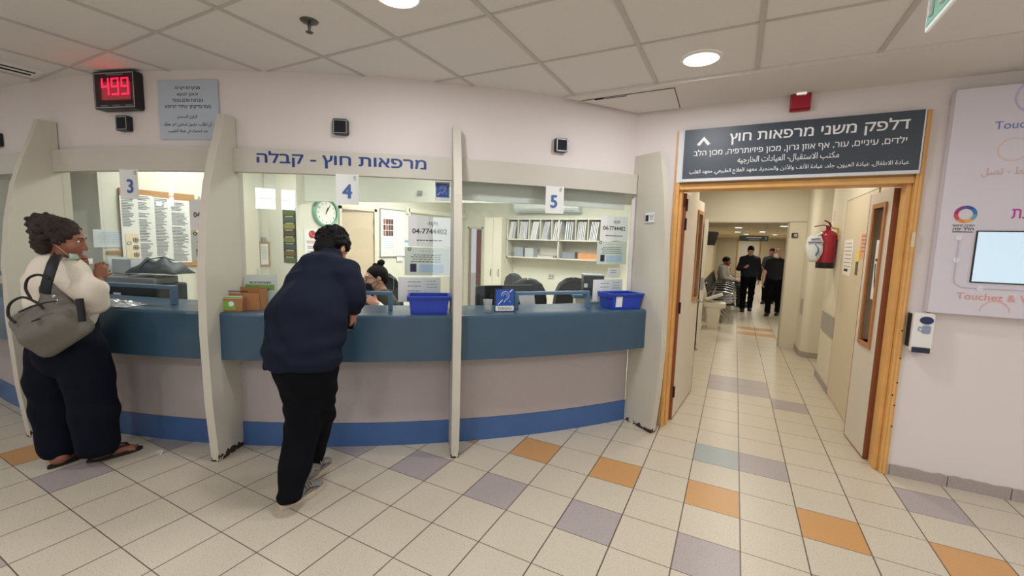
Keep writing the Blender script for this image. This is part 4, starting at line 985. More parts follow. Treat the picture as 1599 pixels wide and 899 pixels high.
# tall cupboards on that wall
for i, (y0, y1, lab) in enumerate(((-0.42, -0.05, 'narrow cream cupboard door behind the cardboard leaflet holder'), (-0.045, 0.19, 'narrow cream cupboard door next to the wood framed clipboard'))):
    t = wallx('wall_cupboard', -5.235, (y0 + y1) / 2, 0.0, lab, 'cupboard', 'office cupboards'); w = (y1 - y0) / 2
    b = MB(); b.bb((-w, -0.05, 0.02), (w, 0, 1.93)); b.build('body', M_oak, t)
    b = MB(); b.bb((-w + 0.004, -0.066, 0.05), (w - 0.004, -0.05, 1.92)); b.build('door', M_oak, t)
    b = MB(); b.tube([(w - 0.04, -0.068, 1.0), (w - 0.04, -0.085, 1.02), (w - 0.04, -0.085, 1.12), (w - 0.04, -0.068, 1.14)], 0.005, 6); b.build('handle', M_alu, t)
# dark picture strip
t = root('picture_strip', (-4.835, 0.348, 1.56), 'tall dark poster strip of small green pictures between cupboards and clock', 'poster')
b = MB(); b.bb((-0.115, -0.004, -0.34), (0.115, 0, 0.31)); b.build('backing', mat('dark poster', '#24282a', 0.6), t)
pal = ['#5d6b3a', '#3f5b52', '#8b8a4a', '#50412f', '#74804a', '#3b4a4d', '#6c5b39', '#546a4b']
for k in range(8):
    b = MB(); z = 0.27 - 0.08 * k; b.bb((-0.1, -0.0055, z - 0.045), (0.1, -0.004, z + 0.01)); b.build('small_picture', mat('small picture %d' % k, pal[k], 0.6, var=0.5, scale=40), t)
b = MB()
for k in range(8): textlines(b, -0.08, 0.08, [0.288 - 0.08 * k], 0.012, y=-0.0052, seed=40 + k)
b.build('printed_text', mat('cream print', '#c9c7a4', 0.6), t)
# phone notice
t = wallx('phone_notice', -4.698, 0.545, 1.465, 'white office notice with red telephone symbol below the wall clock', 'notice')
b = MB(); b.bb((-0.11, -0.003, -0.17), (0.13, 0, 0.17)); b.build('sheet', M_paper, t)
b = MB(); b.disc((0.0, -0.0035, 0.10), 0.048, -0.001, 0, 24); b.build('red_disc', mat('phone red', '#b02440', 0.5), t)
b = MB(); b.tube([(-0.018, -0.005, 0.122), (-0.022, -0.005, 0.105), (-0.006, -0.005, 0.087), (0.014, -0.005, 0.079), (0.022, -0.005, 0.085)], [0.009, 0.006, 0.005, 0.006, 0.009], 6, flat=0.3); b.build('handset', M_white, t)
b = MB(); textlines(b, -0.09, 0.11, [0.02, -0.0, -0.045, -0.065, -0.105, -0.125], 0.009, y=-0.0045, seed=51); b.build('printed_text', mat('faded red print', '#9a6a72', 0.7), t)
# wall clock
t = wallx('wall_clock', -4.698, 0.745, 1.84, 'round wall clock with pale green rim above the man\'s head', 'clock')
b = MB(); b.lathe([(0.145, 0.012), (0.15, 0.03), (0.165, 0.036), (0.182, 0.025), (0.187, 0.0)], n=40, rot=Matrix.Rotation(radians(90), 3, 'X')); b.build('rim', mat('mint plastic', '#86b9a6', 0.35), t)
b = MB(); b.disc((0, 0, 0), 0.152, -0.014, 0, 40); b.build('face', mat('clock face', '#eef0ea', 0.5, var=0), t)
b = MB()
for k in range(12):
    a = radians(30 * k); b.text(str(k if k else 12), 1, (0.117 * sin(a), -0.0145, 0.117 * cos(a)), height=0.024, bold=0.01)
for k in range(60):
    a = radians(6 * k); b.tube([(0.138 * sin(a), -0.0145, 0.138 * cos(a)), (0.145 * sin(a), -0.0145, 0.145 * cos(a))], 0.001, 4)
b.build('numerals', M_ink, t)
for nm, l, a, r_ in (('hour_hand', 0.065, 20, 0.005), ('minute_hand', 0.105, 32, 0.0035)):
    b = MB(); a = radians(a); b.tube([(-0.02 * sin(a), -0.018, -0.02 * cos(a)), (l * sin(a), -0.018, l * cos(a))], r_, 6); b.build(nm, M_ink, t)
# office door (ajar) and its frame
b = MB()
b.bb((-4.705, 0.945, 0), (-4.685, 0.985, 1.95)); b.bb((-4.705, 1.55, 0), (-4.685, 1.60, 1.95)); b.bb((-4.705, 0.945, 1.91), (-4.685, 1.60, 1.95))
structure(b.build('door_6', mat('cream door frame', '#dcd6c4', 0.5)))
r = bpy.data.objects.new('door_7', None); COL.objects.link(r); r.location = (-4.72, 1.545, 0.01); r.rotation_euler = (0, 0, radians(-97)); structure(r)
b = MB(); b.bb((0, -0.02, 0), (0.55, 0.02, 1.89)); b.build('leaf_panel', mat('beige office door', '#c9b9a2', 0.5, var=0.03), r)
b = MB(); b.disc((0.50, 0.022, 0.98), 0.02, -0.003, 0.003, 12); b.tube([(0.50, 0.02, 0.98), (0.50, 0.055, 0.98), (0.40, 0.055, 0.98)], 0.008); b.build('lever_handle', M_chrome, r)
for z in (0.3, 1.55, 1.75):
    b = MB(); b.tube([(0.0, 0.025, z - 0.045), (0.0, 0.025, z + 0.045)], 0.008); b.build('hinge', M_chrome, r)
# white board with papers
t = wallx('white_board', -4.698, 1.99, 1.62, 'white notice board with photo collage and papers behind the receptionist', 'notice board')
b = MB(); b.bb((-0.33, -0.015, -0.34), (0.33, 0, 0.34)); b.build('board', mat('board white', '#eceee9', 0.35, var=0.01), t)
b = MB(); b.bb((-0.335, -0.02, -0.345), (-0.325, 0, 0.345)); b.bb((0.325, -0.02, -0.345), (0.335, 0, 0.345)); b.bb((-0.33, -0.02, -0.35), (0.33, 0, -0.34)); b.bb((-0.33, -0.02, 0.34), (0.33, 0, 0.35)); b.build('frame', M_alu, t)
b = MB(); b.bb((-0.29, -0.018, -0.05), (-0.06, -0.015, 0.24)); b.build('photo_collage', M_paper, t)
rnd = random.Random(8)
for i in range(4):
    for j in range(3):
        b = MB(); x, z = -0.275 + 0.052 * i, 0.15 - 0.085 * j; b.bb((x, -0.0195, z - 0.02), (x + 0.044, -0.018, z + 0.055)); b.build('small_photo', mat('photo %d' % rnd.randrange(4), ['#7b4a4a', '#5a3b35', '#9c6b5e', '#6d4a5c'][rnd.randrange(4)], 0.5, var=0.6, scale=50), t)
for i, (x0, x1, z0, z1) in enumerate(((-0.30, -0.05, -0.30, -0.07), (0.0, 0.14, -0.42, 0.05), (0.16, 0.31, -0.20, -0.05), (-0.02, 0.2, 0.08, 0.28))):
    b = MB(); b.bb((x0, -0.018, z0), (x1, -0.0155, z1)); textl = b.build('pinned_sheet', mat('pinned sheet', '#dfe4e8', 0.7), t)
b = MB(); b.bb((0.18, -0.0195, -0.13), (0.29, -0.018, -0.10)); textlines(b, -0.28, -0.07, [-0.12, -0.15, -0.18, -0.21], 0.005, y=-0.0195, seed=61); b.build('printed_text', mat('light blue print', '#7ba3cf', 0.6), t)
# cable duct
t = wallx('cable_duct', -4.698, 2.95, 1.99, 'white cable duct running along the office wall', 'duct'); b = MB(); b.bb((-0.72, -0.05, -0.035), (0.85, 0, 0.03)); b.slot(0); b.bb((-0.76, -0.05, -0.06), (-0.70, 0, 0.05)); b.build('duct', mat('duct white', '#e8e8de', 0.5), t)
# small switch on the bulkhead
t = root('small_sensor', (-3.3, 0.86, 2.06), 'small grey sensor on the pale bulkhead above window 4', 'sensor', rz=radians(16.7)); b = MB(); b.rbox((0, -0.012, 0), (0.05, 0.02, 0.04), 0.006, axis=1); b.build('case', mat('sensor grey', '#8c9094', 0.5), t)
# back wall: cabinet, shelves, air conditioner, brown door
t = root('tall_cabinet', (-3.82, 3.62, 0), 'tall cream cabinet in the corner of the office beside the shelves', 'cabinet')
b = MB(); b.bb((-0.17, -0.20, 0.0), (0.17, 0.215, 1.95)); b.build('body', M_oak, t)
for s in (-1, 1):
    d = None
    b = MB(); x0, x1 = (-0.168, -0.002) if s < 0 else (0.002, 0.168); b.bb((x0, -0.22, 0.08), (x1, -0.20, 1.94)); d = b.build('door', M_oak, t)
    b = MB(); b.tube([(s * 0.025 + (0.1 if s > 0 else 0), -0.222, 0.95), (s * 0.025 + (0.1 if s > 0 else 0), -0.24, 0.97), (s * 0.025 + (0.1 if s > 0 else 0), -0.24, 1.05), (s * 0.025 + (0.1 if s > 0 else 0), -0.222, 1.07)], 0.006, 6); b.build('handle', mat('dark handle', '#4a4640', 0.4), d)
t = root('wall_shelf', (-2.72, 3.70, 1.28), 'white pigeonhole wall shelf with leaning folders in the office', 'shelf')
W2 = 0.92; b = MB()
b.bb((-W2, -0.14, 0), (W2, 0.14, 0.018)); b.bb((-W2, -0.14, 0.30), (W2, 0.14, 0.318)); b.bb((-W2, -0.14, 0.64), (W2, 0.14, 0.658)); b.bb((-W2, 0.128, 0), (W2, 0.138, 0.65))
for x in (-W2, W2 - 0.018, 0.02): b.bb((x, -0.14, 0), (x + 0.018, 0.14, 0.65))
b.build('carcass', M_oak, t)
for k in range(1, 9):
    if k == 5: continue
    b = MB(); x = -W2 + 2 * W2 * k / 9.0; b.bb((x, -0.138, 0.318), (x + 0.012, 0.128, 0.64)); b.build('divider', M_oak, t)
rnd = random.Random(9)
fcol = [mat('folder white', '#e9eaec', 0.5), mat('folder pale', '#d6dae0', 0.5), mat('folder grey', '#bfc3c6', 0.5)]
for k in range(9):
    x0 = -W2 + 2 * W2 * k / 9.0 + 0.02; n = rnd.choice((4, 5, 5, 6))
    lean = rnd.uniform(0.02, 0.06)
    for q in range(n):
        x = x0 + (0.165 - lean) * (q + 0.2) / n * rnd.uniform(0.95, 1.0)
        h = 0.29
        b = MB(); b.prism([(0, -0.12, 0), (0.014, -0.12, 0), (0.014 + lean, -0.12, h), (lean, -0.12, h)], (0, 0.23, 0))
        o = b.build('paper_folder', fcol[0 if rnd.random() < 0.7 else (1 if k else 2)], loc=(-2.72 + x, 3.70, 1.28 + 0.3185)); tag(o, 'pale folder leaning in a pigeonhole of the office wall shelf', 'folder', 'folders in the pigeonholes')
def shelfbox(name, x, w, h, hexc, lab, cat):
    b = MB(); b.rbox((0, 0, h / 2), (w, 0.2, h), 0.01); b.slot(1); b.bb((-w / 2 - 0.004, -0.104, h - 0.012), (w / 2 + 0.004, 0.104, h)); o = b.build(name, [mat(lab, hexc, 0.4, var=0.15, scale=25), mat(lab + ' rim', hexc, 0.4)], loc=(-2.72 + x, 3.68, 1.2985)); tag(o, lab, cat)
shelfbox('storage_box', -0.70, 0.17, 0.16, '#9aa2a8', 'grey plastic box at the end of the lower shelf next to the cabinet', 'box')
shelfbox('storage_box', -0.50, 0.16, 0.15, '#b7bec4', 'pale plastic box second from the cabinet on the lower shelf', 'box')
shelfbox('paper_tray', -0.20, 0.28, 0.035, '#c5c9c9', 'low stack of papers in the middle of the lower shelf', 'papers')
shelfbox('storage_box', 0.20, 0.22, 0.11, '#858c98', 'blue grey box on the lower shelf next to the orange box', 'box')
shelfbox('storage_box', 0.52, 0.32, 0.10, '#d99a68', 'orange cardboard box on the lower shelf', 'box')
t = root('air_conditioner', (-2.98, 3.838, 2.05), 'white split air conditioner above the office shelf', 'air conditioner')
b = MB(); b.prism([(-0.58, 0, 0), (-0.58, -0.14, 0.0), (-0.58, -0.2, 0.06), (-0.58, -0.19, 0.19), (-0.58, -0.02, 0.21), (-0.58, 0, 0.21)], (1.16, 0, 0)); b.build('body', mat('pale blue white', '#dde6ea', 0.35), t)
b = MB(); b.bb((-0.5, -0.165, 0.012), (0.5, -0.150, 0.03)); b.build('louver', mat('louver grey', '#9fa8ac', 0.4), t)
b = MB(); b.bb((-4.63, 3.84, 0), (-4.60, 3.93, 1.80)); b.bb((-4.32, 3.84, 0), (-4.29, 3.93, 1.80)); b.bb((-4.63, 3.84, 1.77), (-4.29, 3.93, 1.80)); structure(b.build('door_8', _mats['cream door frame']))
r = bpy.data.objects.new('door_9', None); COL.objects.link(r); r.location = (-4.325, 3.92, 0.01); r.rotation_euler = (0, 0, radians(146)); structure(r)
b = MB(); b.bb((0, -0.02, 0), (0.27, 0.02, 1.74)); b.build('leaf_panel', mat('dark red door', '#7e3634', 0.45, var=0.06), r)
b = MB(); b.tube([(0.04, 0.02, 0.95), (0.04, 0.06, 0.95), (0.0, 0.06, 0.95)], 0.01); b.build('lever_handle', M_black, r)
b = MB(); b.bb((-5.1, 4.9, 0), (-3.8, 5.0, 2.2)); structure(b.build('wall_room_beyond', mat('lilac room paint', '#e2d4dc', 0.7)))
t = root('room_cabinet', (-4.62, 4.7, 0), 'pale pink cabinet in the room beyond the dark red door', 'cabinet'); b = MB(); b.bb((-0.25, -0.15, 0), (0.2, 0.15, 0.8)); b.slot(1); b.bb((-0.26, -0.16, 0.8), (0.21, 0.16, 0.83)); b.build('body', [mat('pink laminate', '#d9aba3', 0.5), mat('pink top', '#c58d85', 0.5)], t)
# socket on the back wall
t = root('wall_socket', (-2.9, 3.838, 0.98), 'small grey wall socket under the office shelf', 'socket'); b = MB(); b.rbox((0, -0.01, 0), (0.10, 0.02, 0.07), 0.008, axis=1); b.slot(1); b.disc((-0.02, -0.021, 0), 0.015, -0.001, 0, 12); b.disc((0.025, -0.021, 0), 0.015, -0.001, 0, 12); b.build('plate', [mat('plate grey', '#c9c7bd', 0.5), M_greyink], t)

# office chairs
M_chair = mat('charcoal upholstery', '#24262b', 0.75, var=0.12, scale=40)
def office_chair(x, y, rz, zt, lab):
    t = root('office_chair', (x, y, 0), lab, 'chair', 'black office chairs', rz)
    b = MB(); n = 10; vs, fs = [], []
    prof = [(0.50, 0.17), (0.58, 0.215), (0.70, 0.235), (0.85, 0.235), (0.97, 0.215), (1.06, 0.165), (1.10, 0.09), (1.11, 0.01)]
    for i, (z, w) in enumerate(prof):
        z = 0.5 + (z - 0.5) * (zt - 0.5) / 0.61
        for j in range(n + 1):
            u = j / n * 2 - 1; vs.append((u * w, 0.20 + 0.05 * u * u * -1 + (z - 0.5) * 0.12, z))
    for i in range(len(prof) - 1):
        for j in range(n): a = i * (n + 1) + j; fs.append((a, a + 1, a + n + 2, a + n + 1))
    b.raw(vs, fs, True); o = b.build('backrest', M_chair, t); m = o.modifiers.new('solid', 'SOLIDIFY'); m.thickness = 0.055; m.offset = 0; m2 = o.modifiers.new('bev', 'BEVEL'); m2.width = 0.015; m2.segments = 2
    b = MB(); b.rbox((0, -0.02, 0.46), (0.46, 0.44, 0.075), 0.09, n=5); b.build('seat', M_chair, t, bevel=0.02)
    b = MB(); b.tube([(0, 0.1, 0.43), (0, 0.22, 0.42), (0, 0.25, 0.6)], 0.02, 8, flat=0.5); b.build('back_bracket', M_black, t)
    b = MB(); b.lathe([(0.028, 0.08), (0.028, 0.25), (0.018, 0.25), (0.018, 0.43)], n=12); b.build('gas_lift', M_black, t)
    for k in range(5):
        a = radians(72 * k + 20); b = MB(); b.tube([(0.02 * cos(a), 0.02 * sin(a), 0.10), (0.29 * cos(a), 0.29 * sin(a), 0.065)], [0.024, 0.014], 8); g = b.build('base_leg', M_black, t)
        b = MB(); b.tube([(0.29 * cos(a) - 0.012 * sin(a), 0.29 * sin(a) + 0.012 * cos(a), 0.03), (0.29 * cos(a) + 0.012 * sin(a), 0.29 * sin(a) - 0.012 * cos(a), 0.03)], 0.028, 12); b.build('caster', M_black, g)
    return t
p = at(827, 440, 5.6); office_chair(p[0], p[1], radians(200), 1.07, 'charcoal office chair behind the black monitor at window 5')
p = at(820, 440, 6.45); office_chair(p[0], p[1], radians(160), 1.06, 'charcoal office chair half hidden behind another chair near the cabinet')
p = at(905, 440, 4.7); office_chair(p[0], p[1], radians(35), 1.13, 'charcoal office chair standing next to the black coffee machine')
p = at(612, 440, 4.55); office_chair(p[0], p[1], radians(70), 1.14, 'dark office chair behind the receptionist')
# monitor seen from behind
t = root('computer_monitor', pol(45.0, -0.52, 0.747), 'black computer monitor behind the glass of window 5', 'monitor', rz=radians(44.3 + 8))
b = MB(); b.rbox((0, 0, 0.245), (0.56, 0.03, 0.33), 0.012, axis=1); b.rbox((0, -0.022, 0.25), (0.34, 0.03, 0.2), 0.03, axis=1); b.build('screen_housing', M_black, t)
b = MB(); b.bb((-0.27, 0.0152, 0.09), (0.27, 0.0162, 0.40)); b.build('screen', mat('screen dark', '#20262e', 0.2), t)
b = MB(); b.bb((-0.03, -0.03, 0.012), (0.03, -0.012, 0.2)); b.rbox((0, -0.01, 0.006), (0.24, 0.18, 0.012), 0.04); b.build('stand', M_black, t)
b = MB(); b.bb((-0.285, 0.016, 0.0), (-0.28, 0.018, 0.25)) ; 
t = root('sheet_bundle', pol(47.4, -0.42, 0.747), 'white papers leaning on the desk behind the blue frame of window 5', 'papers', rz=radians(47))
b = MB()
for k in range(5): b.prism([(-0.05 + 0.012 * k, 0.01 * k, 0.0), (0.0 + 0.016 * k, 0.01 * k, 0.0), (-0.04 + 0.03 * k - 0.05, 0.02 + 0.01 * k, 0.33), (-0.09 + 0.01 * k - 0.05, 0.02 + 0.01 * k, 0.33)], (0, 0.002, 0))
b.build('sheets', mat('grey white papers', '#c9ccd0', 0.6), t)
# black label printer on a blue ledge
t = root('coffee_machine', (-1.335, 1.04, 1.06), 'black machine with silver front on a blue ledge behind window 5', 'machine', rz=radians(25)); t.scale = (0.8, 0.8, 0.75)
b = MB(); b.rbox((0, 0, 0.125), (0.24, 0.26, 0.25), 0.02); b.build('body', M_black, t, bevel=0.008)
b = MB(); b.bb((-0.121, -0.132, 0.25), (0.121, 0.132, 0.262)); b.build('top_edge', M_alu, t)
b = MB(); b.bb((-0.01, -0.136, 0.06), (0.075, -0.129, 0.135)); b.build('front_panel', mat('dull silver', '#8d8f8f', 0.4, metal=0.5), t)
b = MB(); b.bb((-0.115, -0.136, 0.10), (-0.075, -0.129, 0.15)); b.build('paper_label', M_paper, t)
t = root('blue_ledge', (-1.37, 1.06, 0.0), 'slate blue ledge unit carrying the black machine behind window 5', 'ledge', rz=radians(25))
b = MB(); b.bb((-0.16, -0.13, 1.03), (0.13, 0.12, 1.06)); b.build('top', _mats['slate blue frame'], t)
b = MB(); b.bb((-0.14, -0.12, 0.0), (0.12, 0.11, 1.03)); b.build('body', mat('stone laminate', '#b9b4a5', 0.5), t)

# ---------------------------------------------------------------- corridor things
# fire extinguisher hanging on the wall end, with a plastic bag over its hose
t = root('fire_extinguisher', (0.768, 2.95, 1.345), 'red fire extinguisher hanging on the corridor wall', 'extinguisher'); t.scale = (1.04, 1.04, 0.77)
M_red = mat('extinguisher red', '#9d2236', 0.28)
b = MB(); b.lathe([(0.001, 0.0), (0.078, 0.0), (0.083, 0.01), (0.083, 0.085)], n=28); b.build('foot_ring', M_black, t)
b = MB(); b.lathe([(0.084, 0.085), (0.084, 0.47), (0.078, 0.505), (0.055, 0.535), (0.028, 0.55), (0.026, 0.575), (0.001, 0.576)], n=28); b.build('cylinder', M_red, t)
b = MB(); b.bb((-0.06, -0.0865, 0.2), (0.0, -0.06, 0.40)); b.build('label_sticker', mat('pink label', '#d8a7ae', 0.5), t) if False else None
b = MB(); b.tube([(0, 0, 0.575), (0, 0, 0.61)], 0.022); b.tube([(0.03, 0, 0.60), (-0.05, -0.02, 0.625), (-0.13, -0.05, 0.60)], 0.012, 6, flat=0.6); b.tube([(0.02, 0, 0.615), (0.0, -0.02, 0.66), (-0.05, -0.05, 0.69)], 0.012, 6, flat=0.6); b.build('valve_handle', mat('dark red metal', '#7a2230', 0.35, metal=0.3), t)
b = MB(); b.tube([(0.03, 0, 0.59), (0.085, -0.01, 0.57), (0.098, -0.02, 0.50), (0.092, -0.02, 0.42)], 0.014, 8); b.build('yellow_tag', mat('yellow tag', '#c9a02c', 0.5), t)
b = MB(); b.bb((0.02, 0.05, 0.3), (0.10, 0.09, 0.50)); b.build('wall_bracket', M_black, t)
t = root('plastic_bag', (0.645, 2.87, 1.415), 'white plastic bag with blue print hanging from the fire extinguisher', 'bag'); t.scale = (0.68, 0.68, 0.72)
b = MB(); n = 10; vs, fs = [], []; rnd = random.Random(14)
for i in range(n + 1):
    v = i / n; w = 0.05 + 0.075 * sin(pi * min(1, 0.15 + v * 0.85)) ** 0.7
    for j in range(12):
        a = 2 * pi * j / 12; vs.append((w * cos(a) * (1 + rnd.uniform(-.08, .08)), 0.4 * w * sin(a), 0.40 * (1 - v) + 0.015 * rnd.uniform(-1, 1)))
for i in range(n):
    for j in range(12): fs.append((i * 12 + j, i * 12 + (j + 1) % 12, (i + 1) * 12 + (j + 1) % 12, (i + 1) * 12 + j))
fs.append([n * 12 + j for j in range(12)]); b.raw(vs, fs, True); b.build('bag', mat('bag white', '#e4e9ee', 0.35, var=0.05), t)
b = MB(); M_bagb = mat('bag blue', '#2b6fae', 0.4)
b.tube([(-0.10, -0.055, 0.30), (0.0, -0.062, 0.31), (0.09, -0.055, 0.30)], 0.02, 6, flat=0.3); b.tube([(0.02, -0.06, 0.10), (0.05, -0.058, 0.16), (0.045, -0.058, 0.22), (0.0, -0.06, 0.27)], [0.03, 0.03, 0.02, 0.012], 6, flat=0.3); b.tube([(-0.06, -0.056, 0.35), (0.06, -0.056, 0.36)], 0.016, 6, flat=0.3)
b.build('blue_print', M_bagb, t)
b = MB(); b.tube([(0.0, 0, 0.39), (0.06, 0.01, 0.43), (0.10, 0.03, 0.435)], [0.03, 0.03, 0.012], 8, flat=0.5); b.build('knot', _mats['bag white'], t)
# guard plate, notices, switch
t = root('guard_plate', (0.862, 2.95, 0.72), 'grey protective wall plate low on the corridor wall', 'plate', rz=radians(-90)); b = MB(); b.bb((-0.37, -0.012, -0.11), (0.34, 0, 0.11)); b.build('plate', mat('grey guard', '#a8a5a0', 0.4, var=0.04), t)
t = root('guard_plate', (0.80, 4.62, 0.72), 'narrow grey protective plate on the rounded pier', 'plate', rz=radians(-90)); b = MB(); b.bb((-0.1, -0.01, -0.11), (0.12, 0, 0.11)); b.build('plate', _mats['grey guard'], t)
def rwall(name, y, z, w, h, colr, label, lines=0, x=0.8515, extra=None):
    t = root(name, (x, y, z), label, 'notice', None, radians(-90))
    b = MB(); b.bb((-w / 2, -0.002, -h / 2), (w / 2, 0, h / 2)); b.build('sheet', mat('sheet ' + colr, colr, 0.7), t)
    if lines:
        b = MB(); textlines(b, -w * 0.42, w * 0.42, [h * (0.4 - 0.75 * k / lines) for k in range(lines)], 0.006, y=-0.0035, seed=int(y * 100)); b.build('printed_text', M_greyink, t)
    return t
t = rwall('printed_notice', 2.31, 1.48, 0.36, 0.35, '#e6e2da', 'large white printed notice on the closet panel in the corridor', 7)
b = MB(); b.bb((-0.10, -0.0035, -0.135), (0.05, -0.002, -0.11)); b.build('bold_line', M_ink, t)
t = rwall('printed_notice', 1.72, 1.59, 0.30, 0.22, '#e2a184', 'orange notice on the closet panel behind the narrow door leaf', 5)
t = rwall('printed_notice', 1.93, 1.50, 0.10, 0.11, '#e3d36a', 'small yellow note beside the orange notice'); t = rwall('printed_notice', 1.93, 1.39, 0.09, 0.12, '#6d6440', 'small dark striped sticker below the yellow note', 4)
t = rwall('printed_notice', 1.66, 1.86, 0.10, 0.22, '#eceae4', 'white vertical sticker with red print above the orange notice', 6)
t = rwall('printed_notice', 3.28, 1.93, 0.10, 0.16, '#ead8cd', 'pale pink sticker above the fire extinguisher', 4, x=0.8615)
t = root('wall_switch', (0.655, 4.938, 1.765), 'small dark wall switch on the cream partition in the corridor', 'switch'); b = MB(); b.rbox((0, -0.01, 0), (0.08, 0.02, 0.07), 0.008, axis=1); b.slot(1); b.rbox((0.012, -0.0215, 0.0), (0.04, 0.003, 0.045), 0.004, axis=1); b.build('plate', [mat('switch dark', '#3a3836', 0.4), mat('switch key', '#b7b2a8', 0.4)], t)
t = root('door_stop_tag', (0.39, 4.85, 2.50), 'small brown hook under the corridor ceiling', 'hook'); b = MB(); b.tube([(0, 0.09, 0), (0, 0, 0), (0, -0.01, -0.05)], 0.008, 6); b.build('hook', M_brown, t)
# floor scrap by the divider
p = at(248, 708, 2.9); d = ray(248, 708); q = CAM + d * (-CAM[2] / d[2])
t = root('paper_scrap', (q[0], q[1], 0.0), 'small white paper scrap on the floor beside the divider foot', 'scrap'); b = MB(); b.tube([(-0.025, 0.0, 0.004), (-0.01, 0.02, 0.010), (0.015, 0.018, 0.012), (0.03, -0.005, 0.004)], 0.006, 6, flat=0.5); b.build('scrap', M_paper, t)

# ---------------------------------------------------------------- the waiting hall
# white pedal bin with open lid
t = root('pedal_bin', (-0.43, 6.12, 0), 'white plastic bin with its lid tipped open inside the far doorway', 'bin')
M_bin = mat('bin white', '#e5e0d2', 0.35)
b = MB(); b.rbox((0, 0, 0.20), (0.27, 0.30, 0.40), 0.05); b.v = [(p[0] * (0.72 + 0.28 * p[2] / 0.4), p[1] * (0.75 + 0.25 * p[2] / 0.4), p[2]) for p in b.v]; b.build('body', M_bin, t)
b = MB(); b.rbox((0.02, 0, 0.45), (0.38, 0.34, 0.10), 0.07, n=4); b.build('collar', M_bin, t, bevel=0.02)
b = MB(); b.rbox((0, 0, 0), (0.30, 0.30, 0.04), 0.05, rot=Matrix.Rotation(radians(-24), 3, 'Y')); b.v = [(p[0] + 0.0, p[1], p[2] + 0.60) for p in b.v]; b.build('lid', M_bin, t)
# beam seats along the hall wall
def wait_chair(x, y, lab):
    t = root('waiting_chair', (x, y, 0), lab, 'chair', 'black waiting chairs along the hall wall', radians(90))   # local -y faces the hall (+x)
    b = MB(); n = 6
    pr = [(-0.24, 0.425), (-0.20, 0.445), (0.0, 0.43), (0.16, 0.42), (0.22, 0.445)]
    vs, fs = [], []
    for yy, zz in pr: vs += [(-0.24, yy, zz), (0.24, yy, zz), (0.24, yy, zz - 0.06), (-0.24, yy, zz - 0.06)]
    for i in range(len(pr) - 1):
        for j in range(4): fs.append((i * 4 + j, i * 4 + (j + 1) % 4, i * 4 + 4 + (j + 1) % 4, i * 4 + 4 + j))
    fs += [(3, 2, 1, 0), tuple(len(pr) * 4 - 4 + j for j in range(4))]; b.raw(vs, fs); b.build('seat', M_black, t)
    b = MB(); b.prism([(-0.24, 0.22, 0.47), (-0.24, 0.25, 0.46), (-0.24, 0.36, 0.88), (-0.24, 0.33, 0.89)], (0.48, 0, 0)); b.build('backrest', M_black, t, bevel=0.01)
    for s in (-1, 1):
        if s > 0 and y < 10.5: continue
        b = MB(); b.tube([(s * 0.275, 0.27, 0.44), (s * 0.275, 0.28, 0.60), (s * 0.275, 0.2, 0.655), (s * 0.275, -0.05, 0.66), (s * 0.275, -0.2, 0.625), (s * 0.275, -0.26, 0.55), (s * 0.275, -0.18, 0.44), (s * 0.275, 0.1, 0.40)], 0.010, 8); b.build('armrest', M_chrome, t)
        if s > 0 and y < 10.5: continue
        b = MB(); b.tube([(s * 0.25, 0.1, 0.39), (s * 0.25, 0.08, 0.30), (s * 0.25, -0.14, 0.05), (s * 0.25, -0.17, 0.01)], 0.014, 8); b.tube([(s * 0.25, 0.1, 0.30), (s * 0.25, 0.30, 0.01)], 0.014, 8); b.build('leg', M_chrome, t)
    return t
for i, lab in enumerate(('first black waiting chair just behind the white bin', 'second black waiting chair along the hall wall from the bin', 'third black waiting chair along the hall wall from the bin', 'fourth black waiting chair along the hall wall from the bin', 'fifth black waiting chair, empty, next to the person in pale clothes', 'black waiting chair under the person in pale clothes', 'black waiting chair under the person in dark clothes')):
    wait_chair(-0.31, 6.95 + 0.62 * i, lab)
# hanging sign, wall things
t = root('hanging_sign', (0.22, 8.6, 1.72), 'dark hanging sign with white arrow over the waiting hall', 'sign')
b = MB(); b.bb((-0.30, -0.02, 0), (0.30, 0.02, 0.125)); b.build('panel', mat('sign slate', '#37454a', 0.4), t)
b = MB(); textlines(b, -0.2, 0.18, [0.08], 0.03, y=-0.022, seed=70); textlines(b, -0.1, 0.15, [0.03], 0.014, y=-0.022, seed=71)
for s in (-1, 1): b.tube([(0.235, -0.022, 0.065 + s * 0.035), (0.265, -0.022, 0.065)], 0.008, 6)
b.build('lettering', M_white, t)
b = MB()
for x in (-0.25, 0.25): b.tube([(x, 0, 0.125), (x, 0, ZH - 1.72)], 0.006, 6)
b.build('hanging_rod', M_chrome, t)
t = root('blue_sign', (-1.098, 7.0, 1.98), 'small blue sign sticking out high on the hall wall', 'sign'); b = MB(); b.bb((0, -0.012, -0.1), (0.30, 0.012, 0.1)); b.slot(1); b.bb((0.05, -0.014, -0.05), (0.14, -0.012, 0.05)); b.build('panel', [mat('panel blue', '#2f5f8f', 0.4), M_white], t)
def tv(x, y, z, rz, lab):
    t = root('television', (x, y, z), lab, 'television', None, rz)
    b = MB(); b.rbox((0, -0.22, 0), (0.62, 0.05, 0.38), 0.015, axis=1, rot=Matrix.Rotation(radians(14), 3, 'X')); b.build('housing', M_black, t)
    b = MB(); b.tube([(0, 0.0, 0.05), (0, -0.10, 0.08), (0, -0.2, 0.0)], 0.025); b.tube([(0, -0.02, 0.05), (0, -0.02, ZH - z)], 0.02); b.build('bracket', M_black, t)
tv(-0.99, 10.4, 1.80, radians(60), 'black television tilted on a bracket on the hall wall over the chairs'); tv(2.18, 13.2, 1.90, radians(-60), 'black television on a bracket on the hall wall opposite the chairs')
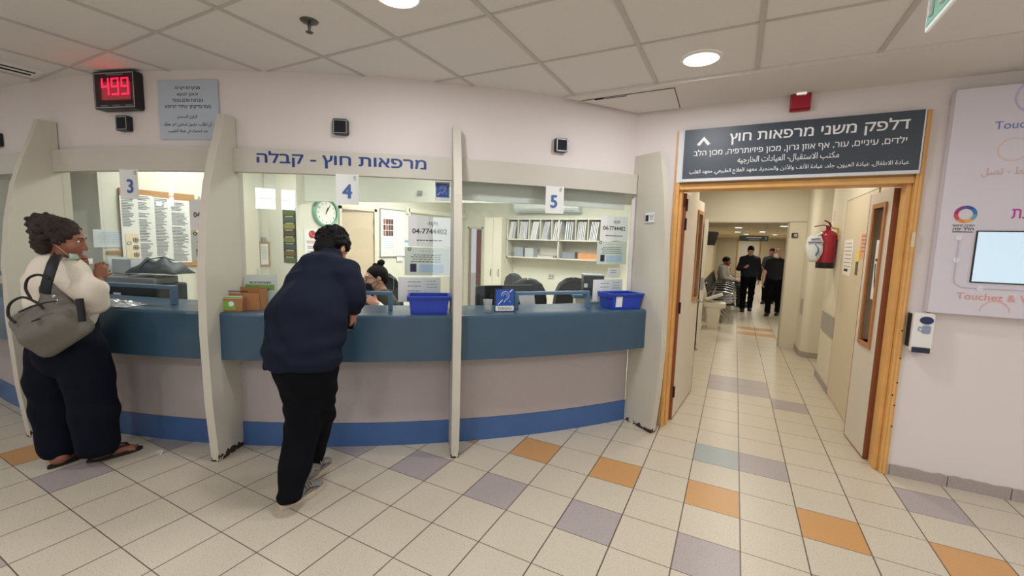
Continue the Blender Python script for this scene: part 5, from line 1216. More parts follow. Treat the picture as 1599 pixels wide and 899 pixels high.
for i, (y, z, lab) in enumerate(((7.9, 1.45, 'narrow notice board in wooden frame, the nearer on the hall wall'), (9.3, 1.45, 'narrow notice board in wooden frame, the farther on the hall wall'))):
    t = root('notice_board', (-1.098, y, z), lab, 'notice board', None, radians(90))
    b = MB(); b.bb((-0.42, -0.01, -0.42), (0.42, 0, 0.42)); b.build('sheet', M_paper, t)
    b = MB(); b.bb((-0.46, -0.03, -0.46), (-0.42, 0, 0.46)); b.bb((0.42, -0.03, -0.46), (0.46, 0, 0.46)); b.bb((-0.42, -0.03, -0.46), (0.42, 0, -0.42)); b.bb((-0.42, -0.03, 0.42), (0.42, 0, 0.46)); b.build('frame', M_brown, t)
t = root('wall_shelf', (-1.098, 6.75, 1.15), 'small dark shelf on the hall wall above the first chairs', 'shelf', None, radians(90)); b = MB(); b.bb((-0.25, -0.18, 0), (0.25, 0, 0.03)); b.bb((-0.2, -0.03, -0.12), (-0.17, 0, 0)); b.bb((0.17, -0.03, -0.12), (0.2, 0, 0)); b.build('shelf', M_black, t)
t = root('window_blind', (2.298, 12.0, 1.35), 'striped grey panel on the far side wall of the hall', 'panel', None, radians(-90))
b = MB(); b.bb((-0.5, -0.03, -0.5), (0.5, 0, 0.5)); b.build('frame', mat('panel grey', '#7d8287', 0.5), t)
for k in range(3): b = MB(); b.bb((-0.45 + 0.32 * k, -0.04, -0.45), (-0.2 + 0.32 * k, -0.03, 0.45)); b.build('pane', mat('pane pale', '#b8bec0', 0.4), t)

# ---------------------------------------------------------------- people
class Field:
    """a solid grown from rounded limbs that blend into each other, meshed as one closed surface"""
    def __init__(s, h): s.h = h; s.p = []
    def limb(s, a, b, ra, rb, k=0.02, flat=None, sub=False): s.p.append(('c', np.array(a, float), np.array(b, float), ra, rb, k, flat, sub)); return s
    def chain(s, pts, rs, k=0.02, flat=None):
        for i in range(len(pts) - 1): s.limb(pts[i], pts[i + 1], rs[i], rs[i + 1], k, flat)
        return s
    def ell(s, c, r, M=None, k=0.02, sub=False): s.p.append(('e', np.array(c, float), np.array(r, float), np.eye(3) if M is None else np.array(M), k, sub)); return s
    def mesh(s, name, wr=None, seed=0):
        h = s.h; lo, hi = np.full(3, 1e9), np.full(3, -1e9)
        for q in s.p:
            if q[-1]: continue
            if q[0] == 'c':
                r = max(q[3], q[4]) * 1.15
                lo = np.minimum(lo, np.minimum(q[1], q[2]) - r); hi = np.maximum(hi, np.maximum(q[1], q[2]) + r)
            else:
                r = max(q[2]); lo = np.minimum(lo, q[1] - r); hi = np.maximum(hi, q[1] + r)
        lo -= 4 * h + 0.015; hi += 4 * h + 0.015
        n = np.ceil((hi - lo) / h).astype(int) + 1
        F = np.full(n, 0.6, np.float32)
        for q in s.p:
            if q[0] == 'c': a, b, r = np.minimum(q[1], q[2]), np.maximum(q[1], q[2]), max(q[3], q[4]) * 1.15; k = q[5]
            else: a, b, r = q[1], q[1], max(q[2]); k = q[4]
            i0 = np.maximum(0, np.floor((a - r - k - 3 * h - 0.01 - lo) / h).astype(int)); i1 = np.minimum(n, np.ceil((b + r + k + 3 * h + 0.01 - lo) / h).astype(int) + 1)
            if (i1 <= i0).any(): continue
            g = [lo[d] + h * np.arange(i0[d], i1[d]) for d in range(3)]
            X = np.stack(np.meshgrid(*g, indexing='ij'), -1)
            if q[0] == 'c':
                ab = q[2] - q[1]; L2 = max(1e-9, ab @ ab); w = X - q[1]; t = np.clip((w @ ab) / L2, 0, 1)
                w = w - t[..., None] * ab; d2 = (w * w).sum(-1)
                if q[6] is not None: nn, sc = q[6]; nn = np.array(nn) / np.linalg.norm(nn); d2 = d2 + (w @ nn) ** 2 * (1 / sc ** 2 - 1)
                D = np.sqrt(d2) - (q[3] + (q[4] - q[3]) * t)
                if q[6] is not None: D = D * (0.5 + 0.5 * sc)
            else:
                w = (X - q[1]) @ q[3].T; k0 = np.sqrt(((w / q[2]) ** 2).sum(-1)); k1 = np.sqrt(((w / q[2] ** 2) ** 2).sum(-1)) + 1e-9; D = k0 * (k0 - 1) / k1
            sl = tuple(slice(i0[d], i1[d]) for d in range(3)); A = F[sl]
            if q[-1]: hh = np.clip(0.5 - 0.5 * (A + D) / k, 0, 1); F[sl] = A * (1 - hh) - D * hh + k * hh * (1 - hh)
            else: hh = np.clip(0.5 + 0.5 * (D - A) / k, 0, 1); F[sl] = D * (1 - hh) + A * hh - k * hh * (1 - hh)
        if wr is not None:
            amp, sc = wr; x, y, z = [lo[d] + h * np.arange(n[d]) for d in range(3)]
            x, y, z = np.meshgrid(x - lo[0], y - lo[1], z - lo[2], indexing='ij', sparse=True)
            wv = 1.3 * np.sin(sc * 0.23 * x + seed) + 1.1 * np.sin(sc * 0.31 * z + 1.7 + seed) + np.sin(sc * 0.27 * y)
            F = F + amp * (np.sin(sc * (0.55 * x + 0.35 * y + 0.8 * z) + 2.2 * wv) * 0.6 + 0.4 * np.sin(sc * (1.3 * z - 0.7 * x + 0.5 * y) + 1.7 * wv + 1)).astype(np.float32)
        S = F < 0
        c = np.zeros(n - 1, np.int8)
        for dx in (0, 1):
            for dy in (0, 1):
                for dz in (0, 1): c += S[dx:n[0] - 1 + dx, dy:n[1] - 1 + dy, dz:n[2] - 1 + dz]
        act = (c > 0) & (c < 8); idx = np.full(n - 1, -1, np.int64); I = np.argwhere(act); idx[act] = np.arange(len(I))
        P = np.zeros((len(I), 3)); W_ = np.zeros(len(I))
        for ax in range(3):
            o = [d for d in range(3) if d != ax]
            for u in (0, 1):
                for v in (0, 1):
                    A = I.copy(); A[:, o[0]] += u; A[:, o[1]] += v; B = A.copy(); B[:, ax] += 1
                    fa, fb = F[tuple(A.T)], F[tuple(B.T)]; m = (fa < 0) != (fb < 0)
                    t = np.where(m, fa / np.where(m, fa - fb, 1), 0); q = A.astype(float); q[:, ax] += t
                    P[m] += q[m]; W_[m] += 1
        P = P / W_[:, None] * h + lo
        faces = []
        for ax in range(3):
            o = [(ax + 1) % 3, (ax + 2) % 3]; sl0 = [slice(None)] * 3; sl1 = [slice(None)] * 3
            sl0[ax] = slice(0, n[ax] - 1); sl1[ax] = slice(1, n[ax])
            ch = S[tuple(sl0)] != S[tuple(sl1)]; E = np.argwhere(ch); E = E[(E[:, o[0]] > 0) & (E[:, o[1]] > 0) & (E[:, o[0]] < n[o[0]] - 1) & (E[:, o[1]] < n[o[1]] - 1)]
            q = []
            for u, v in ((1, 1), (0, 1), (0, 0), (1, 0)):
                K = E.copy(); K[:, o[0]] -= u; K[:, o[1]] -= v; q.append(idx[tuple(K.T)])
            q = np.stack(q, 1); ins = S[tuple(E.T)]; q[~ins] = q[~ins][:, ::-1]; faces.append(q)
        Fc = np.concatenate(faces); Fc = Fc[(Fc >= 0).all(1)]
        return P, Fc
    def build(s, name, m, parent, wr=None, seed=0, smooth=2):
        P, Fc = s.mesh(name, wr, seed)
        base = np.array(parent.matrix_basis.translation) if parent is not None else np.zeros(3)
        q = parent
        while q is not None and q.parent is not None: q = q.parent; base = base + np.array(q.matrix_basis.translation)
        for _ in range(smooth):
            A = np.zeros_like(P); N_ = np.zeros(len(P))
            for i in range(4):
                a, b = Fc[:, i], Fc[:, (i + 1) % 4]; np.add.at(A, a, P[b]); np.add.at(A, b, P[a]); np.add.at(N_, a, 1); np.add.at(N_, b, 1)
            P = P * 0.5 + 0.5 * A / np.maximum(1, N_)[:, None]
        me = bpy.data.meshes.new(name); me.from_pydata((P - base).tolist(), [], Fc.tolist()); me.materials.append(m)
        me.polygons.foreach_set('use_smooth', [True] * len(Fc)); me.update()
        return link(name, me, parent)

def unit(v): v = np.array(v, float); return v / (np.linalg.norm(v) + 1e-9)
def axes(f, u=(0, 0, 1)):
    f = unit(f); r = unit(np.cross(f, u)); return r, f, np.cross(r, f)
def add_head(B, c, f, u, s=1.0):
    """skull, jaw, nose, lips, ears and eye hollows; c is the middle of the head"""
    r, f, u = axes(f, u); M = np.array([r, f, u]); p = lambda x, y, z: c + s * (x * r + y * f + z * u)
    B.ell(p(0, -0.012, 0.025), np.array((0.074, 0.094, 0.088)) * s, M, 0.02)
    B.ell(p(0, 0.028, -0.04), np.array((0.058, 0.066, 0.074)) * s, M, 0.03)
    B.ell(p(0, 0.072, -0.098), np.array((0.026, 0.024, 0.02)) * s, M, 0.025)
    B.ell(p(0, 0.078, 0.028), np.array((0.05, 0.014, 0.011)) * s, M, 0.015)
    for e in (-1, 1): B.ell(p(e * 0.031, 0.094, 0.008), np.array((0.016, 0.014, 0.011)) * s, M, 0.010, sub=True)
    B.limb(p(0, 0.086, 0.012), p(0, 0.108, -0.032), 0.008 * s, 0.013 * s, 0.01)
    for e in (-1, 1): B.ell(p(e * 0.012, 0.098, -0.036), np.array((0.009, 0.01, 0.007)) * s, M, 0.006)
    B.ell(p(0, 0.088, -0.062), np.array((0.022, 0.011, 0.006)) * s, M, 0.006); B.ell(p(0, 0.086, -0.074), np.array((0.019, 0.011, 0.006)) * s, M, 0.006)
    for e in (-1, 1):
        B.ell(p(e * 0.042, 0.06, -0.03), np.array((0.02, 0.02, 0.022)) * s, M, 0.02)
        B.ell(p(e * 0.079, -0.008, -0.012), np.array((0.011, 0.02, 0.033)) * s, M, 0.006); B.ell(p(e * 0.088, -0.002, -0.010), np.array((0.006, 0.010, 0.018)) * s, M, 0.006, sub=True)
    return p, M
def eyes(root_, p, M, s=1.0):
    base = np.array(root_.location)
    for e in (-1, 1):
        b = MB(); b.ell(p(e * 0.030, 0.0735, 0.008) - base, (0.0105 * s,) * 3); o = b.build('eye', mat('eye white', '#ddd8d0', 0.25), root_)
        b = MB(); b.ell(p(e * 0.030, 0.0803, 0.008) - base, (0.0055 * s,) * 3); b.build('iris', mat('dark iris', '#20150f', 0.2), o)
        b = MB(); b.tube([p(e * 0.014, 0.0905, 0.029) - base, p(e * 0.032, 0.087, 0.034) - base, p(e * 0.05, 0.074, 0.030) - base], 0.0032 * s, 6); b.build('eyebrow', mat('dark brow', '#1d1512', 0.8), root_)
def add_hand(B, w, d, nrm, side, curl=0.5, s=1.0, k=0.008, spread=0.0):
    """palm, four fingers and a thumb: w wrist, d towards the fingers, nrm out of the palm, side towards the thumb"""
    d = unit(d); side = unit(side - (side @ d) * d); nrm = unit(np.cross(side, d)) * (1 if np.cross(side, d) @ nrm > 0 else -1)
    M = np.array([side, d, nrm]); w = np.array(w, float)
    B.limb(w - d * 0.02 * s, w + d * 0.03 * s, 0.024 * s, 0.026 * s, 0.015, (nrm, 0.72))
    B.ell(w + d * 0.052 * s, np.array((0.041, 0.05, 0.0155)) * s, M, 0.012)
    for i, (off, L) in enumerate(((0.029, 0.074), (0.010, 0.083), (-0.010, 0.077), (-0.028, 0.060))):
        q = w + d * (0.092 - 0.006 * abs(i - 1)) * s + side * off * s; a = 0.0; r = 0.0092 * s
        dirn = unit(d + side * spread * (1.5 - i) * 0.3)
        prev = q - dirn * 0.02 * s
        for j, (fr_, da) in enumerate(((0.46, 0.55), (0.30, 0.95), (0.24, 0.7))):
            a += curl * da * (1 + 0.08 * i); v = dirn * cos(a) + nrm * sin(a); nx = (q if j == 0 else nx) + v * L * fr_ * s
            B.limb(prev if j == 0 else last, nx, r, r * 0.9, 0.004); last = nx; r *= 0.92
    t0 = w + d * 0.03 * s + side * 0.030 * s; t1 = t0 + unit(side * 0.75 + d * 0.65 + nrm * 0.35) * 0.042 * s; t2 = t1 + unit(side * 0.15 + d * 0.8 + nrm * (0.3 + curl)) * 0.034 * s
    B.limb(w + d * 0.02 * s + side * 0.015 * s, t0, 0.018 * s, 0.014 * s, 0.01); B.limb(t0, t1, 0.0125 * s, 0.011 * s, 0.008); B.limb(t1, t2, 0.0108 * s, 0.0088 * s, 0.004)
def skin(name, c): return mat(name, c, 0.5, var=0.07, scale=30, spec=0.35)

SK_M, SK_W, SK_R = skin('light skin', '#c08a72'), skin('tan skin', '#96624e'), skin('fair skin', '#d0a08c')
M_navy = mat('navy cloth', '#151b2c', 0.9, spec=0.2, var=0.14, scale=18, bump=0.15)
M_blackcloth = mat('black cloth', '#0a0c12', 0.95, spec=0.15, var=0.16, scale=18, bump=0.15)
M_hairD = mat('dark brown hair', '#1e1512', 0.75, var=0.5, scale=70, bump=0.8)
M_hairW = mat('frizzy brown hair', '#2b1c17', 0.75, var=0.6, scale=90, bump=1.0)
M_hairB = mat('black hair', '#0d0a09', 0.8, var=0.4, spec=0.25, scale=70, bump=0.6)

# ---- the man leaning on the counter at window 4
man = root('person', at(470, 760, 2.42) * np.array((1, 1, 0)), 'person in navy sweater and black trousers leaning on the counter at window 4', 'person')
mf = unit((-0.44, 0.90, 0)); mr = np.array((mf[1], -mf[0], 0))
pel = at(474, 540, 2.36); chest = at(502, 442, 2.58); neck = at(512, 414, 2.66); headc = at(520, 388, 2.76)
shL, shR = at(470, 440, 2.64), at(541, 428, 2.58)
elR, wrR = at(553, 466, 2.54), at(551, 484, 2.74)
elL, wrL = at(452, 470, 2.92), at(485, 472, 3.0)
hipL, hipR = at(460, 578, 2.36), at(502, 576, 2.37)
knL, knR = at(473, 668, 2.38), at(500, 648, 2.52)
anL, anR = at(452, 772, 2.25), at(488, 722, 2.68)
G = lambda px, py: (lambda d: CAM + d * (-CAM[2] / d[2]))(ray(px, py))
B = Field(0.006)
B.chain([pel, chest, neck], [0.09, 0.10, 0.06], 0.04).limb(neck, headc + np.array((0, 0, -0.03)), 0.062, 0.06, 0.03)
hf = unit(mf * 0.8 + np.array((0.16, 0.1, -0.75))); hu = unit(np.array((0, 0, 1.0)) + mf * 0.45)
hp, hM = add_head(B, headc, hf, hu, 1.05)
for a, b, c in ((shL, elL, wrL), (shR, elR, wrR)): B.chain([chest, a, b, c], [0.09, 0.05, 0.042, 0.029], 0.03)
for a, b, c in ((hipL, knL, anL), (hipR, knR, anR)): B.chain([pel, a, b, c], [0.1, 0.075, 0.05, 0.038], 0.03)
add_hand(B, wrR + np.array((0, 0, -0.012)), unit(np.array((-0.15, 0.15, -1.0))), -mr, mf, 0.75, 0.98)
add_hand(B, wrL, unit(mr + 0.3 * mf), np.array((0, 0, -1.0)), mf, 0.3)
B.build('body', SK_M, man, smooth=1)
H = Field(0.006)
H.ell(headc + hM.T @ np.array((0, -0.024, 0.036)) * 1.05, np.array((0.088, 0.103, 0.092)) * 1.05, hM, 0.01)
rnd = random.Random(4)
for i in range(120):
    a, e = rnd.uniform(0, 2 * pi), rnd.uniform(-0.55, 1.5); d = np.array((cos(a) * cos(e), sin(a) * cos(e), sin(e)))
    if d[1] > 0.55 and d[2] < 0.45: continue
    H.ell(headc + hM.T @ (np.array((0, -0.024, 0.034)) + d * np.array((0.088, 0.103, 0.094))) * 1.05, np.array((1, 1, 1)) * rnd.uniform(0.010, 0.018), None, 0.010)
H.ell(headc + hM.T @ np.array((0, -0.075, -0.045)) * 1.05, np.array((0.068, 0.042, 0.062)), hM, 0.02)
H.ell(headc + hM.T @ np.array((0, 0.105, -0.045)) * 1.05, np.array((0.085, 0.075, 0.085)), hM, 0.01, sub=True)
H.build('hair', M_hairB, man, (0.003, 190), smooth=0)
S = Field(0.0075); fl = (mf, 0.72)
S.limb(at(472, 552, 2.36), at(480, 500, 2.42), 0.218, 0.215, 0.05, (mf, 0.70)); S.limb(at(480, 500, 2.42), chest, 0.215, 0.19, 0.05, (mf, 0.66))
S.limb(chest, at(510, 412, 2.66), 0.18, 0.085, 0.05, (mf, 0.75)); S.chain([shL, at(505, 420, 2.66), shR], [0.080, 0.10, 0.082], 0.05)
S.chain([shL, elL, wrL], [0.080, 0.066, 0.052], 0.04); S.chain([shR, at(551, 452, 2.55), elR, wrR + (elR - wrR) * 0.12], [0.082, 0.070, 0.060, 0.048], 0.04)
S.limb(at(512, 408, 2.66), at(515, 402, 2.69), 0.075, 0.074, 0.03)
S.ell(at(472, 600, 2.36), (0.35, 0.35, 0.115), None, 0.01, sub=True)
S.build('sweater', M_navy, man, (0.007, 36), 1)
T = Field(0.0075)
T.limb(at(473, 566, 2.36), at(474, 574, 2.36), 0.175, 0.165, 0.04, (mf, 0.75))
T.chain([hipL, at(472, 622, 2.38), knL, at(462, 725, 2.31), at(452, 772, 2.25)], [0.098, 0.098, 0.092, 0.084, 0.064], 0.03); T.ell(at(462, 800, 2.26) * np.array((1, 1, 0)) - np.array((0, 0, 0.13)), (0.2, 0.2, 0.2), None, 0.01, sub=True)
T.chain([hipR, at(497, 610, 2.44), knR, anR], [0.098, 0.096, 0.082, 0.062], 0.03)
T.build('trousers', M_blackcloth, man, (0.005, 40), 3)
def shoe(parent, heel, toe, colr, sole, w=0.046, h=0.062, lift=0.0):
    heel = np.array((heel[0], heel[1], lift)); toe = np.array((toe[0], toe[1], 0)); d = unit(toe - heel); L = np.linalg.norm(toe - heel); z = np.array((0, 0, 1.0)); sd = np.cross(d, z)
    M = np.array([sd, d, z])
    Q = Field(0.006)
    Q.limb(heel + d * 0.045 + z * 0.05, heel + d * 0.10 + z * 0.055, 0.042, 0.044, 0.02); Q.limb(heel + d * 0.09 + z * 0.045, toe - d * 0.06 + z * 0.035, w, w * 0.86, 0.03, (z, 0.78))
    Q.limb(heel + d * 0.05 + z * 0.06, heel + d * 0.06 + z * 0.085, 0.04, 0.04, 0.02)
    o = Q.build('shoe', colr, parent)
    base = np.array(parent.location); b = MB(); pts = []
    for i in range(24):
        a = 2 * pi * i / 24; c_, s_ = cos(a), sin(a); ww = w * (1.08 + 0.12 * c_); pts.append(heel + d * (L / 2 + L / 2 * c_) + sd * ww * s_ * (0.98 if abs(s_) > 0.5 else 1) - base)
    b.prism([tuple(p) for p in pts], (0, 0, 0.033)); b.build('sole', sole, o, bevel=0.004)
    return o
def laces(o, heel, toe, m):
    base = np.array(o.parent.location); d = unit(toe - heel); sd = np.cross(d, (0, 0, 1.0)); L = np.linalg.norm(toe - heel); b = MB()
    for k in range(4):
        y = L * (0.50 + 0.075 * k); z = 0.105 - 0.012 * k
        b.tube([heel + d * y + sd * u * 0.042 + np.array((0, 0, z - 0.034 * u * u)) - base for u in (-1, -0.5, 0, 0.5, 1)], 0.005, 6)
    b.build('laces', m, o)
    b = MB()
    for s_ in (-1, 1): b.tube([heel + d * L * u + sd * s_ * 0.046 + np.array((0, 0, z)) - base for u, z in ((0.25, 0.07), (0.4, 0.05), (0.55, 0.065), (0.75, 0.045))], 0.006, 6, flat=0.5)
    b.build('side_stripe', mat('dark shoe trim', '#4b4c50', 0.7), o)
M_shoe = mat('grey running shoe mesh', '#8d8880', 0.8, var=0.35, scale=70); M_sole = mat('dirty cream sole', '#c6b9a6', 0.7, var=0.15, scale=30)
hl, tl = G(436, 797), G(498, 762)
d_ = unit(tl - hl); s1 = shoe(man, hl + 0 * d_, hl + d_ * 0.30, M_shoe, M_sole); laces(s1, hl, hl + d_ * 0.30, mat('grey laces', '#a39e95', 0.8))
hr_, tr_ = G(478, 752), G(519, 722)
d_ = unit(tr_ - hr_); s2 = shoe(man, tr_ - d_ * 0.30, tr_, M_shoe, M_sole); laces(s2, tr_ - d_ * 0.30, tr_, mat('grey laces', '#a39e95', 0.8))
base = np.array(man.location)
t = root('mobile_phone', at(546, 497, 2.75), 'dark mobile phone in the hand of the man at window 4', 'phone', rz=radians(25)); b = MB(); b.rbox((0, 0, 0), (0.07, 0.009, 0.145), 0.01, axis=1, rot=Matrix.Rotation(radians(-25), 3, 'X')); b.build('case', M_black, t); b = MB(); b.rbox((0, 0.0055, 0), (0.062, 0.002, 0.13), 0.006, axis=1, rot=Matrix.Rotation(radians(-25), 3, 'X')); b.build('screen', mat('phone glass', '#0c0e14', 0.1), t)

# ---- the woman with the grey bag at window 3
wom = root('person', at(115, 715, 2.72) * np.array((1, 1, 0)), 'person in cream sweater and wide dark trousers standing at window 3 with a grey bag', 'person')
wf = unit((0.10, 0.99, 0)); wr_ = np.array((wf[1], -wf[0], 0)); Z = np.array((0, 0, 1.0))
whead = at(101, 374, 2.66); wneck = at(90, 408, 2.67); wchest = at(93, 442, 2.66); wpel = at(104, 525, 2.68)
wsR, wsL = at(114, 440, 2.58), at(66, 436, 2.76); weR, wwR = at(143, 468, 2.62), at(153, 437, 2.84); weL, wwL = at(90, 470, 2.9), at(126, 414, 2.90)
whR, whL = at(128, 545, 2.63), at(84, 545, 2.74); wkR, wkL = at(150, 630, 2.66), at(92, 630, 2.75); waR, waL = at(152, 704, 2.70), at(96, 712, 2.66)
B = Field(0.006)
B.chain([wpel, wchest, wneck], [0.09, 0.09, 0.05], 0.04); B.limb(wneck, whead - Z * 0.03, 0.05, 0.05, 0.03)
wfd = unit(wf * 0.75 + wr_ * 0.45 - Z * 0.22); wp, wM = add_head(B, whead, wfd, Z, 0.98)
for a, b, c in ((wsR, weR, wwR), (wsL, weL, wwL)): B.chain([wchest, a, b, c], [0.08, 0.045, 0.042, 0.030], 0.03)
for a, b, c in ((whR, wkR, waR), (whL, wkL, waL)): B.chain([wpel, a, b, c], [0.1, 0.08, 0.055, 0.036], 0.03)
add_hand(B, wwR + Z * 0.01, unit(Z * 0.9 + wf * 0.3 - wr_ * 0.05), unit(-wr_ * 0.8 + wf * 0.5), unit(wf - Z * 0.2), 1.0, 0.92)
add_hand(B, wwL, unit(Z * 0.35 + wr_ * 0.8 + wf * 0.2), unit(-wf * 0.4 - Z * 0.7), unit(Z), 0.7, 0.9)
def foot(B, heel, toe, an):
    d = unit(toe - heel); z = np.array((0, 0, 0.022))
    B.limb(an, heel + d * 0.04 + np.array((0, 0, 0.05)), 0.038, 0.038, 0.02); B.limb(heel + d * 0.035 + np.array((0, 0, 0.045)), heel + d * 0.14 + np.array((0, 0, 0.04)), 0.034, 0.036, 0.02); B.limb(heel + d * 0.12 + np.array((0, 0, 0.038)), heel + d * 0.2 + np.array((0, 0, 0.03)), 0.036, 0.034, 0.02, ((0, 0, 1), 0.6))
    sd = np.cross(d, (0, 0, 1.0))
    for i in range(5): B.limb(heel + d * 0.19 + sd * (-0.03 + 0.015 * i) + z, heel + d * (0.245 - 0.006 * i) + sd * (-0.034 + 0.0165 * i) + z * 0.95, 0.0085, 0.008, 0.004)
fR = (G(138, 722), G(206, 704)); fL = (G(77, 732), G(130, 710))
fR = (fR[0], fR[0] + unit(fR[1] - fR[0]) * 0.265); fL = (fL[0], fL[0] + unit(fL[1] - fL[0]) * 0.265)
foot(B, fR[0] + unit(fR[1] - fR[0]) * 0.01, fR[1], waR); foot(B, fL[0] + unit(fL[1] - fL[0]) * 0.01, fL[1], waL)
B.build('body', SK_W, wom, smooth=1); eyes(wom, wp, wM, 0.98)
H = Field(0.007); s_ = 0.98
hq = lambda x, y, z: whead + wM.T @ np.array((x, y, z)) * s_
H.ell(hq(0, -0.03, 0.035), np.array((0.092, 0.100, 0.098)), wM, 0.01)
H.ell(hq(0, -0.085, -0.03), np.array((0.085, 0.06, 0.085)), wM, 0.02)
rnd = random.Random(21)
bun = at(71, 353, 2.74)
H.ell(bun, (0.085, 0.075, 0.062), None, 0.03); H.ell(at(68, 374, 2.74), (0.06, 0.06, 0.05), None, 0.03); H.limb(bun, hq(0, -0.09, 0.05), 0.06, 0.07, 0.03)
for i in range(150):
    a, e = rnd.uniform(0, 2 * pi), rnd.uniform(-1.2, 1.4); d = np.array((cos(a) * cos(e), sin(a) * cos(e), sin(e)))
    if i < 90: H.ell(bun + d * np.array((0.085, 0.075, 0.068)) * rnd.uniform(0.85, 1.12), np.ones(3) * rnd.uniform(0.010, 0.020), None, 0.01)
    elif d[1] < 0.35: H.ell(hq(0, -0.045, 0.01) + (wM.T @ (d * np.array((0.095, 0.11, 0.105)))), np.ones(3) * rnd.uniform(0.012, 0.02), None, 0.01)
H.ell(hq(0, 0.125, -0.03), np.array((0.10, 0.105, 0.10)), wM, 0.012, sub=True)
H.build('hair', M_hairW, wom, (0.006, 140), smooth=0)
M_cream = mat('cream knit', '#e2d8c8', 0.9, var=0.06, scale=120, bump=0.25)
S = Field(0.0075)
S.limb(at(98, 488, 2.66), wchest, 0.195, 0.185, 0.05, (wf, 0.85)); S.limb(wchest, at(88, 416, 2.68), 0.16, 0.066, 0.05, (wf, 0.8)); S.chain([wsL, at(88, 428, 2.68), wsR], [0.085, 0.085, 0.078], 0.05)
S.chain([wsR, at(133, 452, 2.57), weR, at(151, 450, 2.76)], [0.08, 0.078, 0.075, 0.055], 0.04); S.chain([wsL, weL, wwL + (weL - wwL) * 0.2], [0.085, 0.075, 0.05], 0.04)
S.limb(weR, at(146, 462, 2.66), 0.076, 0.07, 0.03)
S.ell(at(100, 545, 2.66), (0.4, 0.4, 0.17), None, 0.012, sub=True)
S.build('sweater', M_cream, wom, (0.009, 28), 2)
T = Field(0.0085)
T.limb(at(104, 505, 2.67), at(107, 545, 2.68), 0.17, 0.185, 0.05, (wf, 0.9))
T.chain([whR, at(138, 590, 2.65), at(147, 640, 2.67), at(153, 690, 2.70)], [0.125, 0.124, 0.118, 0.116], 0.04, None); T.chain([whL, at(82, 590, 2.72), at(88, 640, 2.72), at(94, 693, 2.70)], [0.13, 0.128, 0.118, 0.112], 0.04)
for px, hd in ((153, 2.70), (94, 2.70)): T.ell(at(px, 738, hd), (0.25, 0.25, 0.14), None, 0.01, sub=True)
T.build('trousers', mat('dark navy trousers', '#0f131f', 0.95, var=0.15, scale=18, bump=0.15, spec=0.15), wom, (0.0045, 34), 5)
M_thong = mat('black rubber', '#1c1b1c', 0.7)
for h_, t_ in (fR, fL):
    d = unit(t_ - h_); sd = np.cross(d, (0, 0, 1.0)); base = np.array(wom.location); b = MB(); pts = []
    for i in range(24):
        a = 2 * pi * i / 24; y = cos(a); pts.append(tuple(h_ + d * (0.135 + 0.145 * y) + sd * (0.044 + 0.006 * y) * sin(a) - base))
    b.prism(pts, (0, 0, 0.018)); o = b.build('flip_flop', M_thong, wom)
    b = MB(); q = lambda x, y, z: h_ + d * y + sd * x + np.array((0, 0, z)) - base
    for e in (-1, 1): b.tube([q(e * 0.048, 0.10, 0.025), q(e * 0.04, 0.15, 0.066), q(e * 0.012, 0.195, 0.066), q(-0.008, 0.215, 0.028)], 0.010, 6, flat=0.5)
    b.build('strap', M_thong, o)
# pale mask pushed below her chin
b = MB(); base = np.array(wom.location); vs, fs = [], []
for i in range(9):
    x = -0.062 + 0.0155 * i
    for z, y in ((-0.075, 0.085), (-0.10, 0.092), (-0.125, 0.07)): vs.append(tuple(wp(x, y - 7.5 * x * x, z + 0.002) - base))
for i in range(8):
    for j in range(2): a = i * 3 + j; fs.append((a, a + 1, a + 4, a + 3))
b.raw(vs, fs, True); o = b.build('face_mask', mat('pale green mask', '#b9d0bf', 0.8), wom); m = o.modifiers.new('solid', 'SOLIDIFY'); m.thickness = 0.003; m.offset = 1
b = MB()
for e in (-1, 1): b.tube([wp(e * 0.062, 0.055, -0.085) - base, wp(e * 0.088, 0.02, -0.05) - base, wp(e * 0.09, -0.02, -0.02) - base], 0.0012, 5)
b.build('mask_loop', M_paper, wom)
# slip of paper in her fingers
t = root('paper_slip', at(141, 409, 2.93), 'small white slip of paper between the woman\'s hands', 'paper', rz=radians(-40)); b = MB(); b.bb((-0.03, -0.0015, -0.012), (0.03, 0.0015, 0.025)); b.build('slip', M_paper, t)
# her bag
bag = root('shoulder_bag', at(85, 520, 2.40), 'grey canvas shoulder bag hanging behind the woman in cream', 'bag')
M_canvas = mat('grey canvas', '#6c6861', 0.85, var=0.10, scale=60, bump=0.2)
vd = unit(at(85, 520, 2.4) - CAM); K = Field(0.0075)
hd0 = 2.45
def slab(pts, rs, hd): return [at(x, y, hd) for x, y in pts]
A_, B_, C_, D_ = [np.array(q, float) for q in ((33, 503), (86, 482), (133, 510), (74, 545))]
for i in range(8):
    u = i / 7.0; p0, p1 = A_ + (B_ - A_) * u, D_ + (C_ - D_) * u; bul = 1 + 0.25 * sin(pi * u)
    K.limb(at(p0[0], p0[1], hd0), at(*((p0 + p1) / 2), hd0 - 0.02), 0.045, 0.058 * bul, 0.03, (vd, 0.75)); K.limb(at(*((p0 + p1) / 2), hd0 - 0.02), at(p1[0], p1[1], hd0), 0.058 * bul, 0.045, 0.03, (vd, 0.75))
K.limb(at(26, 496, hd0), at(84, 474, hd0), 0.022, 0.03, 0.02); K.limb(at(76, 450, hd0 + 0.02), at(80, 480, hd0), 0.03, 0.06, 0.03, (vd, 0.6)); K.limb(at(78, 452, hd0 + 0.02), at(108, 488, hd0), 0.03, 0.05, 0.03, (vd, 0.6))
K.build('bag_body', M_canvas, bag, (0.005, 32), 7)
base = np.array(bag.location); M_strap = mat('black strap', '#121317', 0.6)
